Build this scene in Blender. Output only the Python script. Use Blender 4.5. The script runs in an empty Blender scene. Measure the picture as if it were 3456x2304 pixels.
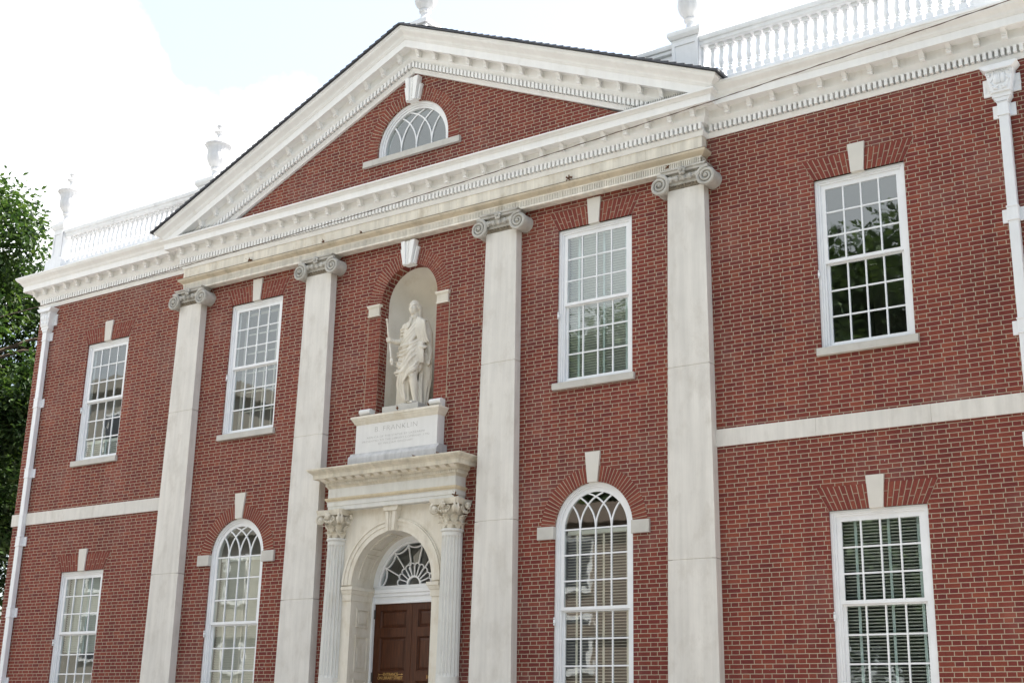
import bpy, bmesh, math, random
from mathutils import Vector, Matrix
from mathutils.geometry import tessellate_polygon
R = math.radians
PI = math.pi
rnd = random.Random(7)
sc = bpy.context.scene
COL = sc.collection

# ------------------------------------------------------------------ camera
cam_d = bpy.data.cameras.new('camera')
cam = bpy.data.objects.new('camera', cam_d)
COL.objects.link(cam)
sc.camera = cam
CX, CY, CZ, YAW, PITCH, ROLL = 14.9614, -17.8853, 1.6, 0.6137, 0.2930, 0.0237
fwd = Vector((-math.sin(YAW) * math.cos(PITCH), math.cos(YAW) * math.cos(PITCH), math.sin(PITCH)))
rgt = Vector((math.cos(YAW), math.sin(YAW), 0))
upv = rgt.cross(fwd)
r2 = math.cos(ROLL) * rgt + math.sin(ROLL) * upv
u2 = -math.sin(ROLL) * rgt + math.cos(ROLL) * upv
cam.matrix_world = Matrix(((r2.x, u2.x, -fwd.x, CX), (r2.y, u2.y, -fwd.y, CY), (r2.z, u2.z, -fwd.z, CZ), (0, 0, 0, 1)))
cam_d.sensor_width = 36
cam_d.lens = 4444.33 / 3456 * 36
cam_d.clip_end = 2000

# ------------------------------------------------------------------ light
SUN_EL, SUN_AZ = R(52), R(48)          # azimuth from +Y (behind the house) towards +X
w = bpy.data.worlds.new('World')
sc.world = w
w.use_nodes = True
nt = w.node_tree
nt.nodes.clear()
out = nt.nodes.new('ShaderNodeOutputWorld')
bg = nt.nodes.new('ShaderNodeBackground')
sky = nt.nodes.new('ShaderNodeTexSky')
sky.sky_type = 'NISHITA'
sky.sun_disc = False
sky.sun_elevation = SUN_EL
sky.sun_rotation = SUN_AZ
sky.air_density = 1.0
sky.dust_density = 2.5
VEIL = 0.19                            # thin summer haze over the blue
CLOUDS = ((-57, 26, 1.5, 5.6), (-55.5, 22, 3, 7.2), (-46, 21.5, 2.0, 7.0), (0, 36, 14, 22), (-145, 24, 22, 42))
tc = nt.nodes.new('ShaderNodeTexCoord')
mp = nt.nodes.new('ShaderNodeMapping')
mp.inputs['Location'].default_value = (3.35, 1.2, 0.25)
nz = nt.nodes.new('ShaderNodeTexNoise')
nz.inputs['Scale'].default_value = 9
nz.inputs['Detail'].default_value = 9
nz.inputs['Roughness'].default_value = 0.58
nt.links.new(tc.outputs['Generated'], mp.inputs['Vector'])
nt.links.new(mp.outputs[0], nz.inputs['Vector'])
acc = nz.outputs['Fac']
# cumulus banks, each a cone of sky directions (unit vector, inner and outer angle)
for az, el, rin, rout in CLOUDS:
    dv = nt.nodes.new('ShaderNodeVectorMath'); dv.operation = 'DOT_PRODUCT'
    dv.inputs[1].default_value = (math.sin(R(az)) * math.cos(R(el)), math.cos(R(az)) * math.cos(R(el)), math.sin(R(el)))
    nt.links.new(tc.outputs['Generated'], dv.inputs[0])
    mr = nt.nodes.new('ShaderNodeMapRange')
    mr.inputs[1].default_value = math.cos(R(rout)); mr.inputs[2].default_value = math.cos(R(rin))
    mr.inputs[3].default_value = 0.0; mr.inputs[4].default_value = 0.5
    nt.links.new(dv.outputs['Value'], mr.inputs[0])
    ad = nt.nodes.new('ShaderNodeMath'); ad.operation = 'ADD'
    nt.links.new(acc, ad.inputs[0]); nt.links.new(mr.outputs[0], ad.inputs[1])
    acc = ad.outputs[0]
rp = nt.nodes.new('ShaderNodeValToRGB')
rp.color_ramp.elements[0].position = 0.62
rp.color_ramp.elements[0].color = (VEIL, VEIL, VEIL, 1)
rp.color_ramp.elements[1].position = 0.92
mx = nt.nodes.new('ShaderNodeMix')
mx.data_type = 'RGBA'
mx.inputs[7].default_value = (3.95, 4.05, 4.1, 1)
nt.links.new(acc, rp.inputs[0])
nt.links.new(rp.outputs[0], mx.inputs[0])
tint = nt.nodes.new('ShaderNodeMix')
tint.data_type = 'RGBA'; tint.blend_type = 'MULTIPLY'
tint.inputs[0].default_value = 1.0
tint.inputs[7].default_value = (0.82, 0.755, 0.68, 1)      # humid city air takes the green out of the blue
nt.links.new(sky.outputs[0], tint.inputs[6])
nt.links.new(tint.outputs[2], mx.inputs[6])
nt.links.new(mx.outputs[2], bg.inputs[0])
bg.inputs[1].default_value = 0.15
nt.links.new(bg.outputs[0], out.inputs[0])

sun_d = bpy.data.lights.new('sun', 'SUN')
sun_d.energy = 4.5
sun_d.angle = R(0.5)
sun_d.color = (1.0, 0.95, 0.87)
sun = bpy.data.objects.new('sun', sun_d)
COL.objects.link(sun)
sdir = Vector((math.sin(SUN_AZ) * math.cos(SUN_EL), math.cos(SUN_AZ) * math.cos(SUN_EL), math.sin(SUN_EL)))
sun.rotation_euler = sdir.to_track_quat('Z', 'Y').to_euler()
sun.location = sdir * 60

sc.view_settings.view_transform = 'Standard'
sc.view_settings.look = 'None'
sc.view_settings.exposure = 1.84
sc.view_settings.gamma = 1.0
sc.view_settings.use_curve_mapping = False

# ------------------------------------------------------------------ materials
class NT:
    def __init__(s, name):
        s.m = bpy.data.materials.new(name)
        s.m.use_nodes = True
        s.t = s.m.node_tree
        s.b = s.t.nodes['Principled BSDF']
        s.out = s.t.nodes['Material Output']
    def n(s, t, **k):
        x = s.t.nodes.new(t)
        for a, v in k.items():
            setattr(x, a, v)
        return x
    def l(s, a, b):
        s.t.links.new(a, b)
    def put(s, v, sock):
        if hasattr(v, 'is_output') or isinstance(v, bpy.types.NodeSocket):
            s.l(v, sock)
        else:
            sock.default_value = v
    def ma(s, op, a, b=0.0, c=0.0, clamp=False):
        x = s.n('ShaderNodeMath', operation=op, use_clamp=clamp)
        s.put(a, x.inputs[0]); s.put(b, x.inputs[1]); s.put(c, x.inputs[2])
        return x.outputs[0]
    def obj(s):
        return s.n('ShaderNodeTexCoord').outputs['Object']
    def map(s, v, scale=(1, 1, 1), loc=(0, 0, 0)):
        x = s.n('ShaderNodeMapping')
        s.l(v, x.inputs[0]); x.inputs['Scale'].default_value = scale; x.inputs['Location'].default_value = loc
        return x.outputs[0]
    def noise(s, v, scale, detail=4, rough=0.55):
        x = s.n('ShaderNodeTexNoise')
        s.l(v, x.inputs['Vector']); x.inputs['Scale'].default_value = scale
        x.inputs['Detail'].default_value = detail; x.inputs['Roughness'].default_value = rough
        return x.outputs['Fac']
    def ramp(s, f, stops):
        x = s.n('ShaderNodeValToRGB')
        e = x.color_ramp.elements
        while len(e) < len(stops):
            e.new(0.5)
        for i, (p, c) in enumerate(stops):
            e[i].position = p
            e[i].color = c if len(c) == 4 else (*c, 1)
        s.put(f, x.inputs[0])
        return x.outputs[0]
    def mix(s, f, a, b, mode='MIX'):
        x = s.n('ShaderNodeMix', data_type='RGBA', blend_type=mode)
        s.put(f, x.inputs[0])
        s.put(a if not isinstance(a, tuple) else (*a[:3], 1), x.inputs[6])
        s.put(b if not isinstance(b, tuple) else (*b[:3], 1), x.inputs[7])
        return x.outputs[2]
    def bump(s, h, strength=0.3, dist=0.01):
        x = s.n('ShaderNodeBump')
        s.l(h, x.inputs['Height']); x.inputs['Strength'].default_value = strength; x.inputs['Distance'].default_value = dist
        s.l(x.outputs[0], s.b.inputs['Normal'])
    def fin(s, col, rough=0.7, spec=0.3):
        s.put(col if not isinstance(col, tuple) else (*col[:3], 1), s.b.inputs['Base Color'])
        s.put(rough, s.b.inputs['Roughness'])
        s.b.inputs['Specular IOR Level'].default_value = spec
        return s.m

MORTAR = (0.40, 0.333, 0.247)
BRICKS = [(0.0, (0.145, 0.031, 0.028)), (0.06, (0.165, 0.035, 0.029)), (0.5, (0.190, 0.042, 0.031)), (0.9, (0.215, 0.051, 0.034)), (1.0, (0.245, 0.064, 0.040))]

def mat_brick():
    k = NT('brick_flemish_bond')
    o = k.obj()
    sp = k.n('ShaderNodeSeparateXYZ'); k.l(o, sp.inputs[0])
    wob = k.noise(o, 14, 2)
    wob = k.ma('MULTIPLY', k.ma('SUBTRACT', wob, 0.5), 0.006)
    u = k.ma('ADD', k.ma('ADD', sp.outputs[0], sp.outputs[1]), 100.0)
    u = k.ma('ADD', u, wob)
    v = k.ma('ADD', sp.outputs[2], wob)
    H, P, S, J = 0.0677, 0.336, 0.2055, 0.0102
    vr = k.ma('DIVIDE', v, H)
    row = k.ma('FLOOR', vr)
    fz = k.ma('MULTIPLY', k.ma('FRACT', vr), H)
    odd = k.ma('MODULO', row, 2.0)
    rr = k.n('ShaderNodeTexWhiteNoise', noise_dimensions='1D'); k.l(row, rr.inputs['W'])
    jit = k.ma('MULTIPLY', k.ma('SUBTRACT', rr.outputs[0], 0.5), 0.03)
    t = k.ma('DIVIDE', k.ma('ADD', k.ma('ADD', u, jit), k.ma('MULTIPLY', odd, P / 2)), P)
    colm = k.ma('FLOOR', t)
    f = k.ma('MULTIPLY', k.ma('FRACT', t), P)
    hd = k.ma('GREATER_THAN', f, S + J)
    lx = k.ma('SUBTRACT', f, k.ma('MULTIPLY', hd, S + J))
    wd = k.ma('ADD', S + J, k.ma('MULTIPLY', hd, P - 2 * (S + J)))
    dx = k.ma('MINIMUM', lx, k.ma('SUBTRACT', wd, lx))
    dz = k.ma('MINIMUM', fz, k.ma('SUBTRACT', H, fz))
    d = k.ma('SUBTRACT', k.ma('MINIMUM', dx, dz), J / 2)
    fac = k.ma('DIVIDE', k.ma('ADD', d, 0.0012), 0.0026, clamp=True)
    cb = k.n('ShaderNodeCombineXYZ')
    k.l(row, cb.inputs[0]); k.l(k.ma('ADD', k.ma('MULTIPLY', colm, 2.0), hd), cb.inputs[1])
    wn = k.n('ShaderNodeTexWhiteNoise', noise_dimensions='2D'); k.l(cb.outputs[0], wn.inputs[0])
    bc = k.ramp(wn.outputs[0], BRICKS)
    fine = k.ramp(k.noise(o, 60, 3), [(0.3, (0.8, 0.8, 0.8)), (0.7, (1.15, 1.15, 1.15))])
    bc = k.mix(1.0, bc, fine, 'MULTIPLY')
    big = k.ramp(k.noise(o, 0.55, 5), [(0.3, (0.82, 0.82, 0.84)), (0.7, (1.12, 1.1, 1.08))])
    bc = k.mix(1.0, bc, big, 'MULTIPLY')
    drip = k.ramp(k.noise(k.map(o, (2.2, 2.2, 0.22), (4, 2, 0)), 1.5, 6, 0.6), [(0.30, (0.80, 0.79, 0.80)), (0.55, (1.0, 1.0, 1.0)), (0.75, (1.08, 1.06, 1.04))])
    bc = k.mix(1.0, bc, drip, 'MULTIPLY')
    bloom = k.ramp(k.noise(k.map(o, loc=(7, 3, 1)), 0.9, 6, 0.65), [(0.52, (0, 0, 0)), (0.75, (0.20, 0.20, 0.20))])
    bc = k.mix(bloom, bc, (0.34, 0.25, 0.23))
    mc = k.mix(k.noise(o, 5, 4), tuple(c * 0.8 for c in MORTAR), tuple(c * 1.2 for c in MORTAR))
    col = k.mix(fac, mc, bc)
    spk = k.noise(k.map(o, (1.3, 1.3, 0.7)), 21, 2, 0.5)
    spl = k.ramp(spk, [(0.752, (0, 0, 0)), (0.765, (0.8, 0.8, 0.8))])
    col = k.mix(spl, col, (0.6, 0.58, 0.55))
    k.bump(k.ma('ADD', fac, k.ma('MULTIPLY', k.noise(o, 90, 2), 0.3)), 0.5, 0.006)
    return k.fin(col, 0.85, 0.25)

def mat_voussoir():
    k = NT('rubbed_brick')
    g = k.n('ShaderNodeNewGeometry')
    o = k.obj()
    bc = k.ramp(g.outputs['Random Per Island'], [(0.0, (0.168, 0.038, 0.030)), (0.5, (0.205, 0.049, 0.035)), (1.0, (0.238, 0.064, 0.042))])
    bc = k.mix(1.0, bc, k.ramp(k.noise(o, 50, 3), [(0.3, (0.8, 0.8, 0.8)), (0.7, (1.15, 1.15, 1.15))]), 'MULTIPLY')
    return k.fin(bc, 0.85, 0.25)

def mat_plain(name, col, var=0.12, scale=3.0, rough=0.6, spec=0.3, streak=0.0, dirt=None, dirtpos=(0.55, 0.75), bump=0.0, bscale=60):
    k = NT(name)
    o = k.obj()
    lo = tuple(c * (1 - var) for c in col); hi = tuple(min(1, c * (1 + var)) for c in col)
    c = k.ramp(k.noise(o, scale, 6, 0.6), [(0.3, lo), (0.7, hi)])
    if streak:
        s_ = k.ramp(k.noise(k.map(o, (4.5, 4.5, 0.3)), 1.6, 5, 0.65), [(0.35, (1 - streak,) * 3), (0.65, (1, 1, 1))])
        c = k.mix(1.0, c, s_, 'MULTIPLY')
    if dirt:
        f = k.ramp(k.noise(k.map(o, (1.6, 1.6, 0.9), (3, 1, 2)), 2.4, 8, 0.68), [(dirtpos[0], (0, 0, 0)), (dirtpos[1], (0.75, 0.75, 0.75))])
        c = k.mix(f, c, dirt)
    if bump:
        k.bump(k.noise(o, bscale, 4), bump, 0.004)
    return k.fin(c, rough, spec)

M = {}
M['brick'] = mat_brick()
M['rubbed'] = mat_voussoir()
M['mortar'] = mat_plain('mortar', MORTAR, 0.2, 8, 0.9, 0.1)
M['cornice'] = mat_plain('cornice_paint', (0.86, 0.855, 0.835), 0.04, 2.0, 0.5, 0.35, streak=0.05, dirt=(0.66, 0.62, 0.56), dirtpos=(0.58, 0.84))
M['white'] = mat_plain('white_paint', (0.82, 0.83, 0.84), 0.05, 3.0, 0.4, 0.4, streak=0.03)
M['rail'] = mat_plain('balustrade_paint', (0.80, 0.81, 0.82), 0.06, 2.5, 0.5, 0.3, streak=0.06, dirt=(0.46, 0.46, 0.45), dirtpos=(0.58, 0.85))
M['urn'] = mat_plain('urn_paint', (0.60, 0.61, 0.625), 0.08, 4, 0.55, 0.3, dirt=(0.42, 0.42, 0.42), dirtpos=(0.55, 0.8))
M['stone'] = mat_plain('pale_limestone', (0.73, 0.70, 0.645), 0.06, 1.4, 0.75, 0.2, streak=0.13, dirt=(0.52, 0.48, 0.42), dirtpos=(0.50, 0.78), bump=0.25)
M['keystone'] = mat_plain('keystone_limestone', (0.66, 0.63, 0.57), 0.05, 2.5, 0.75, 0.2, dirt=(0.5, 0.46, 0.38), dirtpos=(0.6, 0.9), bump=0.2)
M['sill'] = mat_plain('sill_limestone', (0.54, 0.52, 0.475), 0.08, 4, 0.8, 0.2, dirt=(0.34, 0.32, 0.28), dirtpos=(0.55, 0.85), bump=0.3)
M['frieze'] = mat_plain('stained_limestone', (0.84, 0.79, 0.69), 0.10, 1.5, 0.8, 0.2, streak=0.26, dirt=(0.46, 0.37, 0.25), dirtpos=(0.55, 0.8), bump=0.3)
M['taenia'] = mat_plain('ochre_stained_limestone', (0.58, 0.50, 0.38), 0.15, 2.5, 0.8, 0.2, dirt=(0.24, 0.20, 0.14), dirtpos=(0.5, 0.8), bump=0.3)
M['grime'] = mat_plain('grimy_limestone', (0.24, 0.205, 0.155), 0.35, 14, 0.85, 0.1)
M['capital'] = mat_plain('weathered_grey_limestone', (0.50, 0.48, 0.435), 0.14, 6, 0.85, 0.15, dirt=(0.24, 0.22, 0.19), dirtpos=(0.48, 0.75), bump=0.4)
M['portal'] = mat_plain('cream_portal_stone', (0.76, 0.71, 0.61), 0.07, 1.8, 0.7, 0.2, streak=0.10, dirt=(0.50, 0.42, 0.29), dirtpos=(0.5, 0.8), bump=0.25)
M['portal_white'] = mat_plain('pale_column_stone', (0.70, 0.69, 0.645), 0.06, 2.0, 0.7, 0.2, streak=0.08, dirt=(0.46, 0.42, 0.34), dirtpos=(0.55, 0.85), bump=0.2)
M['portal_grey'] = mat_plain('lichen_stone', (0.44, 0.42, 0.36), 0.2, 5, 0.85, 0.15, streak=0.2, dirt=(0.18, 0.17, 0.15), dirtpos=(0.45, 0.72), bump=0.5)
M['marble'] = mat_plain('cream_marble', (0.75, 0.70, 0.60), 0.06, 5, 0.6, 0.3, streak=0.12, dirt=(0.46, 0.40, 0.31), dirtpos=(0.50, 0.8), bump=0.2)
M['plaster'] = mat_plain('niche_plaster', (0.76, 0.72, 0.64), 0.08, 1.6, 0.85, 0.15, dirt=(0.58, 0.50, 0.38), dirtpos=(0.5, 0.85))
M['pedestal'] = mat_plain('white_marble_block', (0.74, 0.73, 0.705), 0.05, 2.5, 0.6, 0.25, streak=0.06)
M['engraved'] = mat_plain('engraved_letter', (0.40, 0.385, 0.36), 0.08, 9, 0.8, 0.1)
M['slate'] = mat_plain('dark_slate', (0.055, 0.058, 0.068), 0.45, 6, 0.6, 0.4, bump=0.4)
M['roofing'] = mat_plain('grey_roof_sheet', (0.30, 0.30, 0.31), 0.15, 2, 0.7, 0.2)
M['interior'] = mat_plain('room_wall', (0.34, 0.335, 0.325), 0.1, 1, 0.9, 0.1)
M['blind'] = mat_plain('blind_slat', (0.72, 0.74, 0.69), 0.06, 3, 0.6, 0.2)
M['tape'] = mat_plain('blind_tape', (0.50, 0.58, 0.56), 0.05, 3, 0.8, 0.1)
M['blind_tan'] = mat_plain('cream_blind_slat', (0.60, 0.52, 0.42), 0.06, 3, 0.6, 0.2)
M['tape_tan'] = mat_plain('cream_blind_tape', (0.74, 0.67, 0.57), 0.05, 3, 0.8, 0.1)
M['curtain'] = mat_plain('cream_curtain', (0.80, 0.77, 0.69), 0.06, 3, 0.8, 0.1)
M['metal'] = mat_plain('dark_iron', (0.05, 0.045, 0.04), 0.2, 10, 0.5, 0.5)
M['wire'] = mat_plain('rusty_cable', (0.13, 0.095, 0.078), 0.4, 4, 0.7, 0.3)
M['dryleaf'] = mat_plain('dead_leaf', (0.17, 0.075, 0.035), 0.35, 30, 0.8, 0.2)
M['bark'] = mat_plain('bark', (0.085, 0.068, 0.052), 0.35, 8, 0.95, 0.1, bump=0.8, bscale=20)
M['paving'] = mat_plain('brick_paving', (0.34, 0.325, 0.31), 0.15, 3, 0.9, 0.2)
M['asphalt'] = mat_plain('asphalt', (0.16, 0.155, 0.15), 0.2, 4, 0.9, 0.2)
M['lawn'] = mat_plain('lawn', (0.13, 0.135, 0.10), 0.3, 3, 0.95, 0.1)
M['brownstone'] = mat_plain('brownstone_front', (0.24, 0.19, 0.155), 0.12, 1.0, 0.85, 0.2, streak=0.1)
M['palestone'] = mat_plain('facing_house_stone', (0.36, 0.335, 0.29), 0.08, 0.6, 0.8, 0.2, streak=0.1)

M['carved_tan'] = mat_plain('tan_carved_stone', (0.62, 0.53, 0.38), 0.12, 8, 0.8, 0.2)
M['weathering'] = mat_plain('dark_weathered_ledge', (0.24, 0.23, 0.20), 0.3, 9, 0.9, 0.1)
M['base_stone'] = mat_plain('greyish_marble_ledge', (0.60, 0.59, 0.58), 0.10, 4, 0.8, 0.15, streak=0.22, dirt=(0.30, 0.29, 0.28), dirtpos=(0.54, 0.8), bump=0.3)
M['soot'] = mat_plain('sooty_flute', (0.33, 0.29, 0.21), 0.25, 5, 0.9, 0.1)  # darker tone for the plate behind the architrave flutes
def mat_wood():
    k = NT('varnished_mahogany')
    o = k.obj()
    g = k.noise(k.map(o, (22, 22, 1.4)), 2.2, 6, 0.6)
    c = k.ramp(g, [(0.3, (0.034, 0.0105, 0.0045)), (0.55, (0.075, 0.023, 0.008)), (0.8, (0.125, 0.042, 0.0125))])
    return k.fin(c, 0.45, 0.3)
M['wood'] = mat_wood()

def mat_gold():
    k = NT('gold_leaf_letter')
    k.b.inputs['Metallic'].default_value = 0.6
    return k.fin((0.62, 0.40, 0.13), 0.45, 0.5)
M['gold'] = mat_gold()

def mat_glass():
    k = NT('old_window_glass')
    t = k.t
    t.nodes.remove(k.b)
    tr = k.n('ShaderNodeBsdfTransparent'); tr.inputs[0].default_value = (0.92, 0.945, 0.935, 1)
    gl = k.n('ShaderNodeBsdfGlossy'); gl.inputs['Roughness'].default_value = 0.015
    gl.inputs['Color'].default_value = (0.93, 0.98, 1, 1)
    g = k.n('ShaderNodeNewGeometry')
    dt = k.n('ShaderNodeVectorMath', operation='DOT_PRODUCT')
    k.l(g.outputs['Normal'], dt.inputs[0]); k.l(g.outputs['Incoming'], dt.inputs[1])
    sch = k.ma('POWER', k.ma('SUBTRACT', 1.0, k.ma('ABSOLUTE', dt.outputs['Value'])), 5.0)
    front = k.ma('SUBTRACT', 1.0, g.outputs['Backfacing'])     # the pane mirrors on its outer face only
    bp = k.n('ShaderNodeBump'); bp.inputs['Strength'].default_value = 0.05; bp.inputs['Distance'].default_value = 0.02
    k.l(k.noise(k.map(k.obj(), (1.0, 1.0, 0.7)), 2.6, 2), bp.inputs['Height'])
    k.l(bp.outputs[0], gl.inputs['Normal'])
    f = k.ma('MULTIPLY', k.ma('ADD', 0.135, k.ma('MULTIPLY', sch, 0.865)), front)
    ms = k.n('ShaderNodeMixShader')
    k.l(f, ms.inputs[0]); k.l(tr.outputs[0], ms.inputs[1]); k.l(gl.outputs[0], ms.inputs[2])
    k.l(ms.outputs[0], k.out.inputs[0])
    return k.m
M['glass'] = mat_glass()

def mat_leaf(name, dark, mid, light):
    k = NT(name)
    g = k.n('ShaderNodeNewGeometry')
    c = k.ramp(g.outputs['Random Per Island'], [(0.0, dark), (0.5, mid), (1.0, light)])
    k.fin(c, 0.5, 0.35)
    tl = k.n('ShaderNodeBsdfTranslucent')
    k.l(k.mix(1.0, c, (1.5, 1.5, 0.8), 'MULTIPLY'), tl.inputs[0])
    ms = k.n('ShaderNodeMixShader'); ms.inputs[0].default_value = 0.35
    k.l(k.b.outputs[0], ms.inputs[1]); k.l(tl.outputs[0], ms.inputs[2]); k.l(ms.outputs[0], k.out.inputs[0])
    return k.m
M['leaf'] = mat_leaf('oak_leaf', (0.012, 0.030, 0.011), (0.030, 0.062, 0.020), (0.070, 0.115, 0.036))
M['leaf_far'] = mat_leaf('far_leaf', (0.032, 0.056, 0.026), (0.062, 0.105, 0.044), (0.11, 0.165, 0.065))

# ------------------------------------------------------------------ mesh helpers
class MB:
    def __init__(s):
        s.v = []; s.f = []
    def add(s, vs, fs):
        n = len(s.v)
        s.v += [tuple(p) for p in vs]
        s.f += [tuple(i + n for i in f) for f in fs]
        return s
    def box(s, x0, x1, y0, y1, z0, z1):
        return s.add([(x0, y0, z0), (x1, y0, z0), (x1, y1, z0), (x0, y1, z0), (x0, y0, z1), (x1, y0, z1), (x1, y1, z1), (x0, y1, z1)],
                     [(3, 2, 1, 0), (4, 5, 6, 7), (0, 1, 5, 4), (1, 2, 6, 5), (2, 3, 7, 6), (3, 0, 4, 7)])
    def prism_y(s, poly, y0, y1):
        n = len(poly)
        vs = [(x, y0, z) for x, z in poly] + [(x, y1, z) for x, z in poly]
        fs = [(i, (i + 1) % n, n + (i + 1) % n, n + i) for i in range(n)]
        for t in tessellate_polygon([[Vector((x, z, 0)) for x, z in poly]]):
            fs.append(tuple(t)); fs.append(tuple(n + i for i in reversed(t)))
        return s.add(vs, fs)
    def prism_x(s, poly, x0, x1):
        n = len(poly)
        vs = [(x0, y, z) for y, z in poly] + [(x1, y, z) for y, z in poly]
        fs = [(i, (i + 1) % n, n + (i + 1) % n, n + i) for i in range(n)]
        for t in tessellate_polygon([[Vector((y, z, 0)) for y, z in poly]]):
            fs.append(tuple(t)); fs.append(tuple(n + i for i in reversed(t)))
        return s.add(vs, fs)
    def strip(s, rows, closed_u=False, closed_v=False, caps=False):
        """rows: list of equally long point lists -> quad grid"""
        n = len(rows[0]); m = len(rows)
        vs = [p for r in rows for p in r]
        fs = []
        for i in range(m - 1 + (1 if closed_u else 0)):
            a = i; b = (i + 1) % m
            for j in range(n - 1 + (1 if closed_v else 0)):
                k = (j + 1) % n
                fs.append((a * n + j, a * n + k, b * n + k, b * n + j))
        if caps:
            fs.append(tuple(range(n - 1, -1, -1)))
            fs.append(tuple((m - 1) * n + j for j in range(n)))
        return s.add(vs, fs)
    def lathe(s, prof, cx=0, cy=0, cz=0, n=24, a0=0.0, a1=2 * PI, mod=None):
        full = abs(a1 - a0 - 2 * PI) < 1e-6
        st = n if full else n + 1
        rows = []
        for r, z in prof:
            row = []
            for i in range(st):
                a = a0 + (a1 - a0) * i / n
                rr = r * (mod(a, z) if mod else 1)
                row.append((cx + rr * math.cos(a), cy + rr * math.sin(a), cz + z))
            rows.append(row)
        return s.strip(rows, closed_v=full)
    def tube(s, pts, r, n=6, caps=True):
        pts = [Vector(p) for p in pts]
        rows = []
        ref = Vector((0.13, 0.37, 0.92))
        for i, p in enumerate(pts):
            t = (pts[min(i + 1, len(pts) - 1)] - pts[max(i - 1, 0)])
            if t.length < 1e-9:
                t = Vector((0, 0, 1))
            t.normalize()
            a = t.cross(ref)
            if a.length < 0.05:
                a = t.cross(Vector((1, 0, 0)))
            a.normalize(); b = t.cross(a)
            rr = r[i] if isinstance(r, (list, tuple)) else r
            rows.append([tuple(p + rr * (math.cos(2 * PI * j / n) * a + math.sin(2 * PI * j / n) * b)) for j in range(n)])
        return s.strip(rows, closed_v=True, caps=caps)
    def ball(s, c, r, n=10, m=7, rot=None):
        rx, ry, rz = r if isinstance(r, (tuple, list)) else (r, r, r)
        vs = []
        for i in range(1, m):
            t = PI * i / m
            for j in range(n):
                a = 2 * PI * j / n
                vs.append(Vector((rx * math.sin(t) * math.cos(a), ry * math.sin(t) * math.sin(a), rz * math.cos(t))))
        vs.append(Vector((0, 0, rz))); vs.append(Vector((0, 0, -rz)))
        if rot:
            vs = [rot @ q for q in vs]
        vs = [tuple(q + Vector(c)) for q in vs]
        fs = []
        for i in range(m - 2):
            for j in range(n):
                k = (j + 1) % n
                fs.append((i * n + j, (i + 1) * n + j, (i + 1) * n + k, i * n + k))
        T = len(vs) - 2
        for j in range(n):
            k = (j + 1) % n
            fs.append((T, j, k)); fs.append((T + 1, (m - 2) * n + k, (m - 2) * n + j))
        return s.add(vs, fs)
    def build(s, name, mat, parent=None, smooth=None, loc=None, recalc=True, bevel=0):
        me = bpy.data.meshes.new(name)
        me.from_pydata(s.v, [], s.f)
        if recalc:
            bm = bmesh.new(); bm.from_mesh(me)
            bmesh.ops.recalc_face_normals(bm, faces=bm.faces)
            bm.to_mesh(me); bm.free()
        if smooth is not None:
            me.polygons.foreach_set('use_smooth', [True] * len(me.polygons))
            me.set_sharp_from_angle(angle=R(smooth))
        me.materials.append(M[mat])
        o = bpy.data.objects.new(name, me)
        COL.objects.link(o)
        if parent:
            o.parent = parent
        if loc:
            o.location = loc
        if bevel:
            b = o.modifiers.new('bevel', 'BEVEL'); b.width = bevel; b.segments = 2; b.limit_method = 'ANGLE'
        return o

def tag(o, label=None, cat=None, group=None, kind=None):
    if label: o['label'] = label
    if cat: o['category'] = cat
    if group: o['group'] = group
    if kind: o['kind'] = kind
    return o
def empty(name, loc=(0, 0, 0)):
    o = bpy.data.objects.new(name, None); o.empty_display_size = 0.2
    COL.objects.link(o); o.location = loc
    return o
def copy_to(o, parent, loc):
    c = o.copy(); COL.objects.link(c); c.parent = parent; c.location = loc
    return c
def arc(cx, cz, r, a0, a1, n):
    return [(cx + r * math.cos(a0 + (a1 - a0) * i / n), cz + r * math.sin(a0 + (a1 - a0) * i / n)) for i in range(n + 1)]
def sweep_plan(mb, path, prof):
    """prof: closed list of (outward offset, z); path: plan polyline, outward to the right of travel"""
    n = len(path); rows = []
    nr = []
    for i in range(n - 1):
        d = Vector((path[i + 1][0] - path[i][0], path[i + 1][1] - path[i][1])); d.normalize()
        nr.append(Vector((d.y, -d.x)))
    for i, p in enumerate(path):
        if i == 0: m = nr[0]
        elif i == n - 1: m = nr[-1]
        else:
            m = (nr[i - 1] + nr[i]) / (1 + nr[i - 1].dot(nr[i]))
        rows.append([(p[0] + m.x * o, p[1] + m.y * o, z) for o, z in prof])
    mb.strip(rows, closed_v=True, caps=True)
    return mb
def text_obj(name, body, size, loc, mat, parent, extrude=0.004, align='CENTER', xs=1.0, offset=0.0, rot=(PI / 2, 0, 0), spacing=1.0):
    cu = bpy.data.curves.new(name, 'FONT')
    cu.body = body; cu.size = size; cu.align_x = align; cu.extrude = extrude; cu.offset = offset
    cu.space_character = spacing
    cu.materials.append(M[mat])
    o = bpy.data.objects.new(name, cu)
    COL.objects.link(o); o.parent = parent
    o.location = loc; o.rotation_euler = rot; o.scale = (xs, 1, 1)
    dg = bpy.context.evaluated_depsgraph_get()
    me = bpy.data.meshes.new_from_object(o.evaluated_get(dg))
    bpy.data.objects.remove(o)
    o = bpy.data.objects.new(name, me)
    COL.objects.link(o); o.parent = parent
    o.location = loc; o.rotation_euler = rot; o.scale = (xs, 1, 1)
    return o

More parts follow.
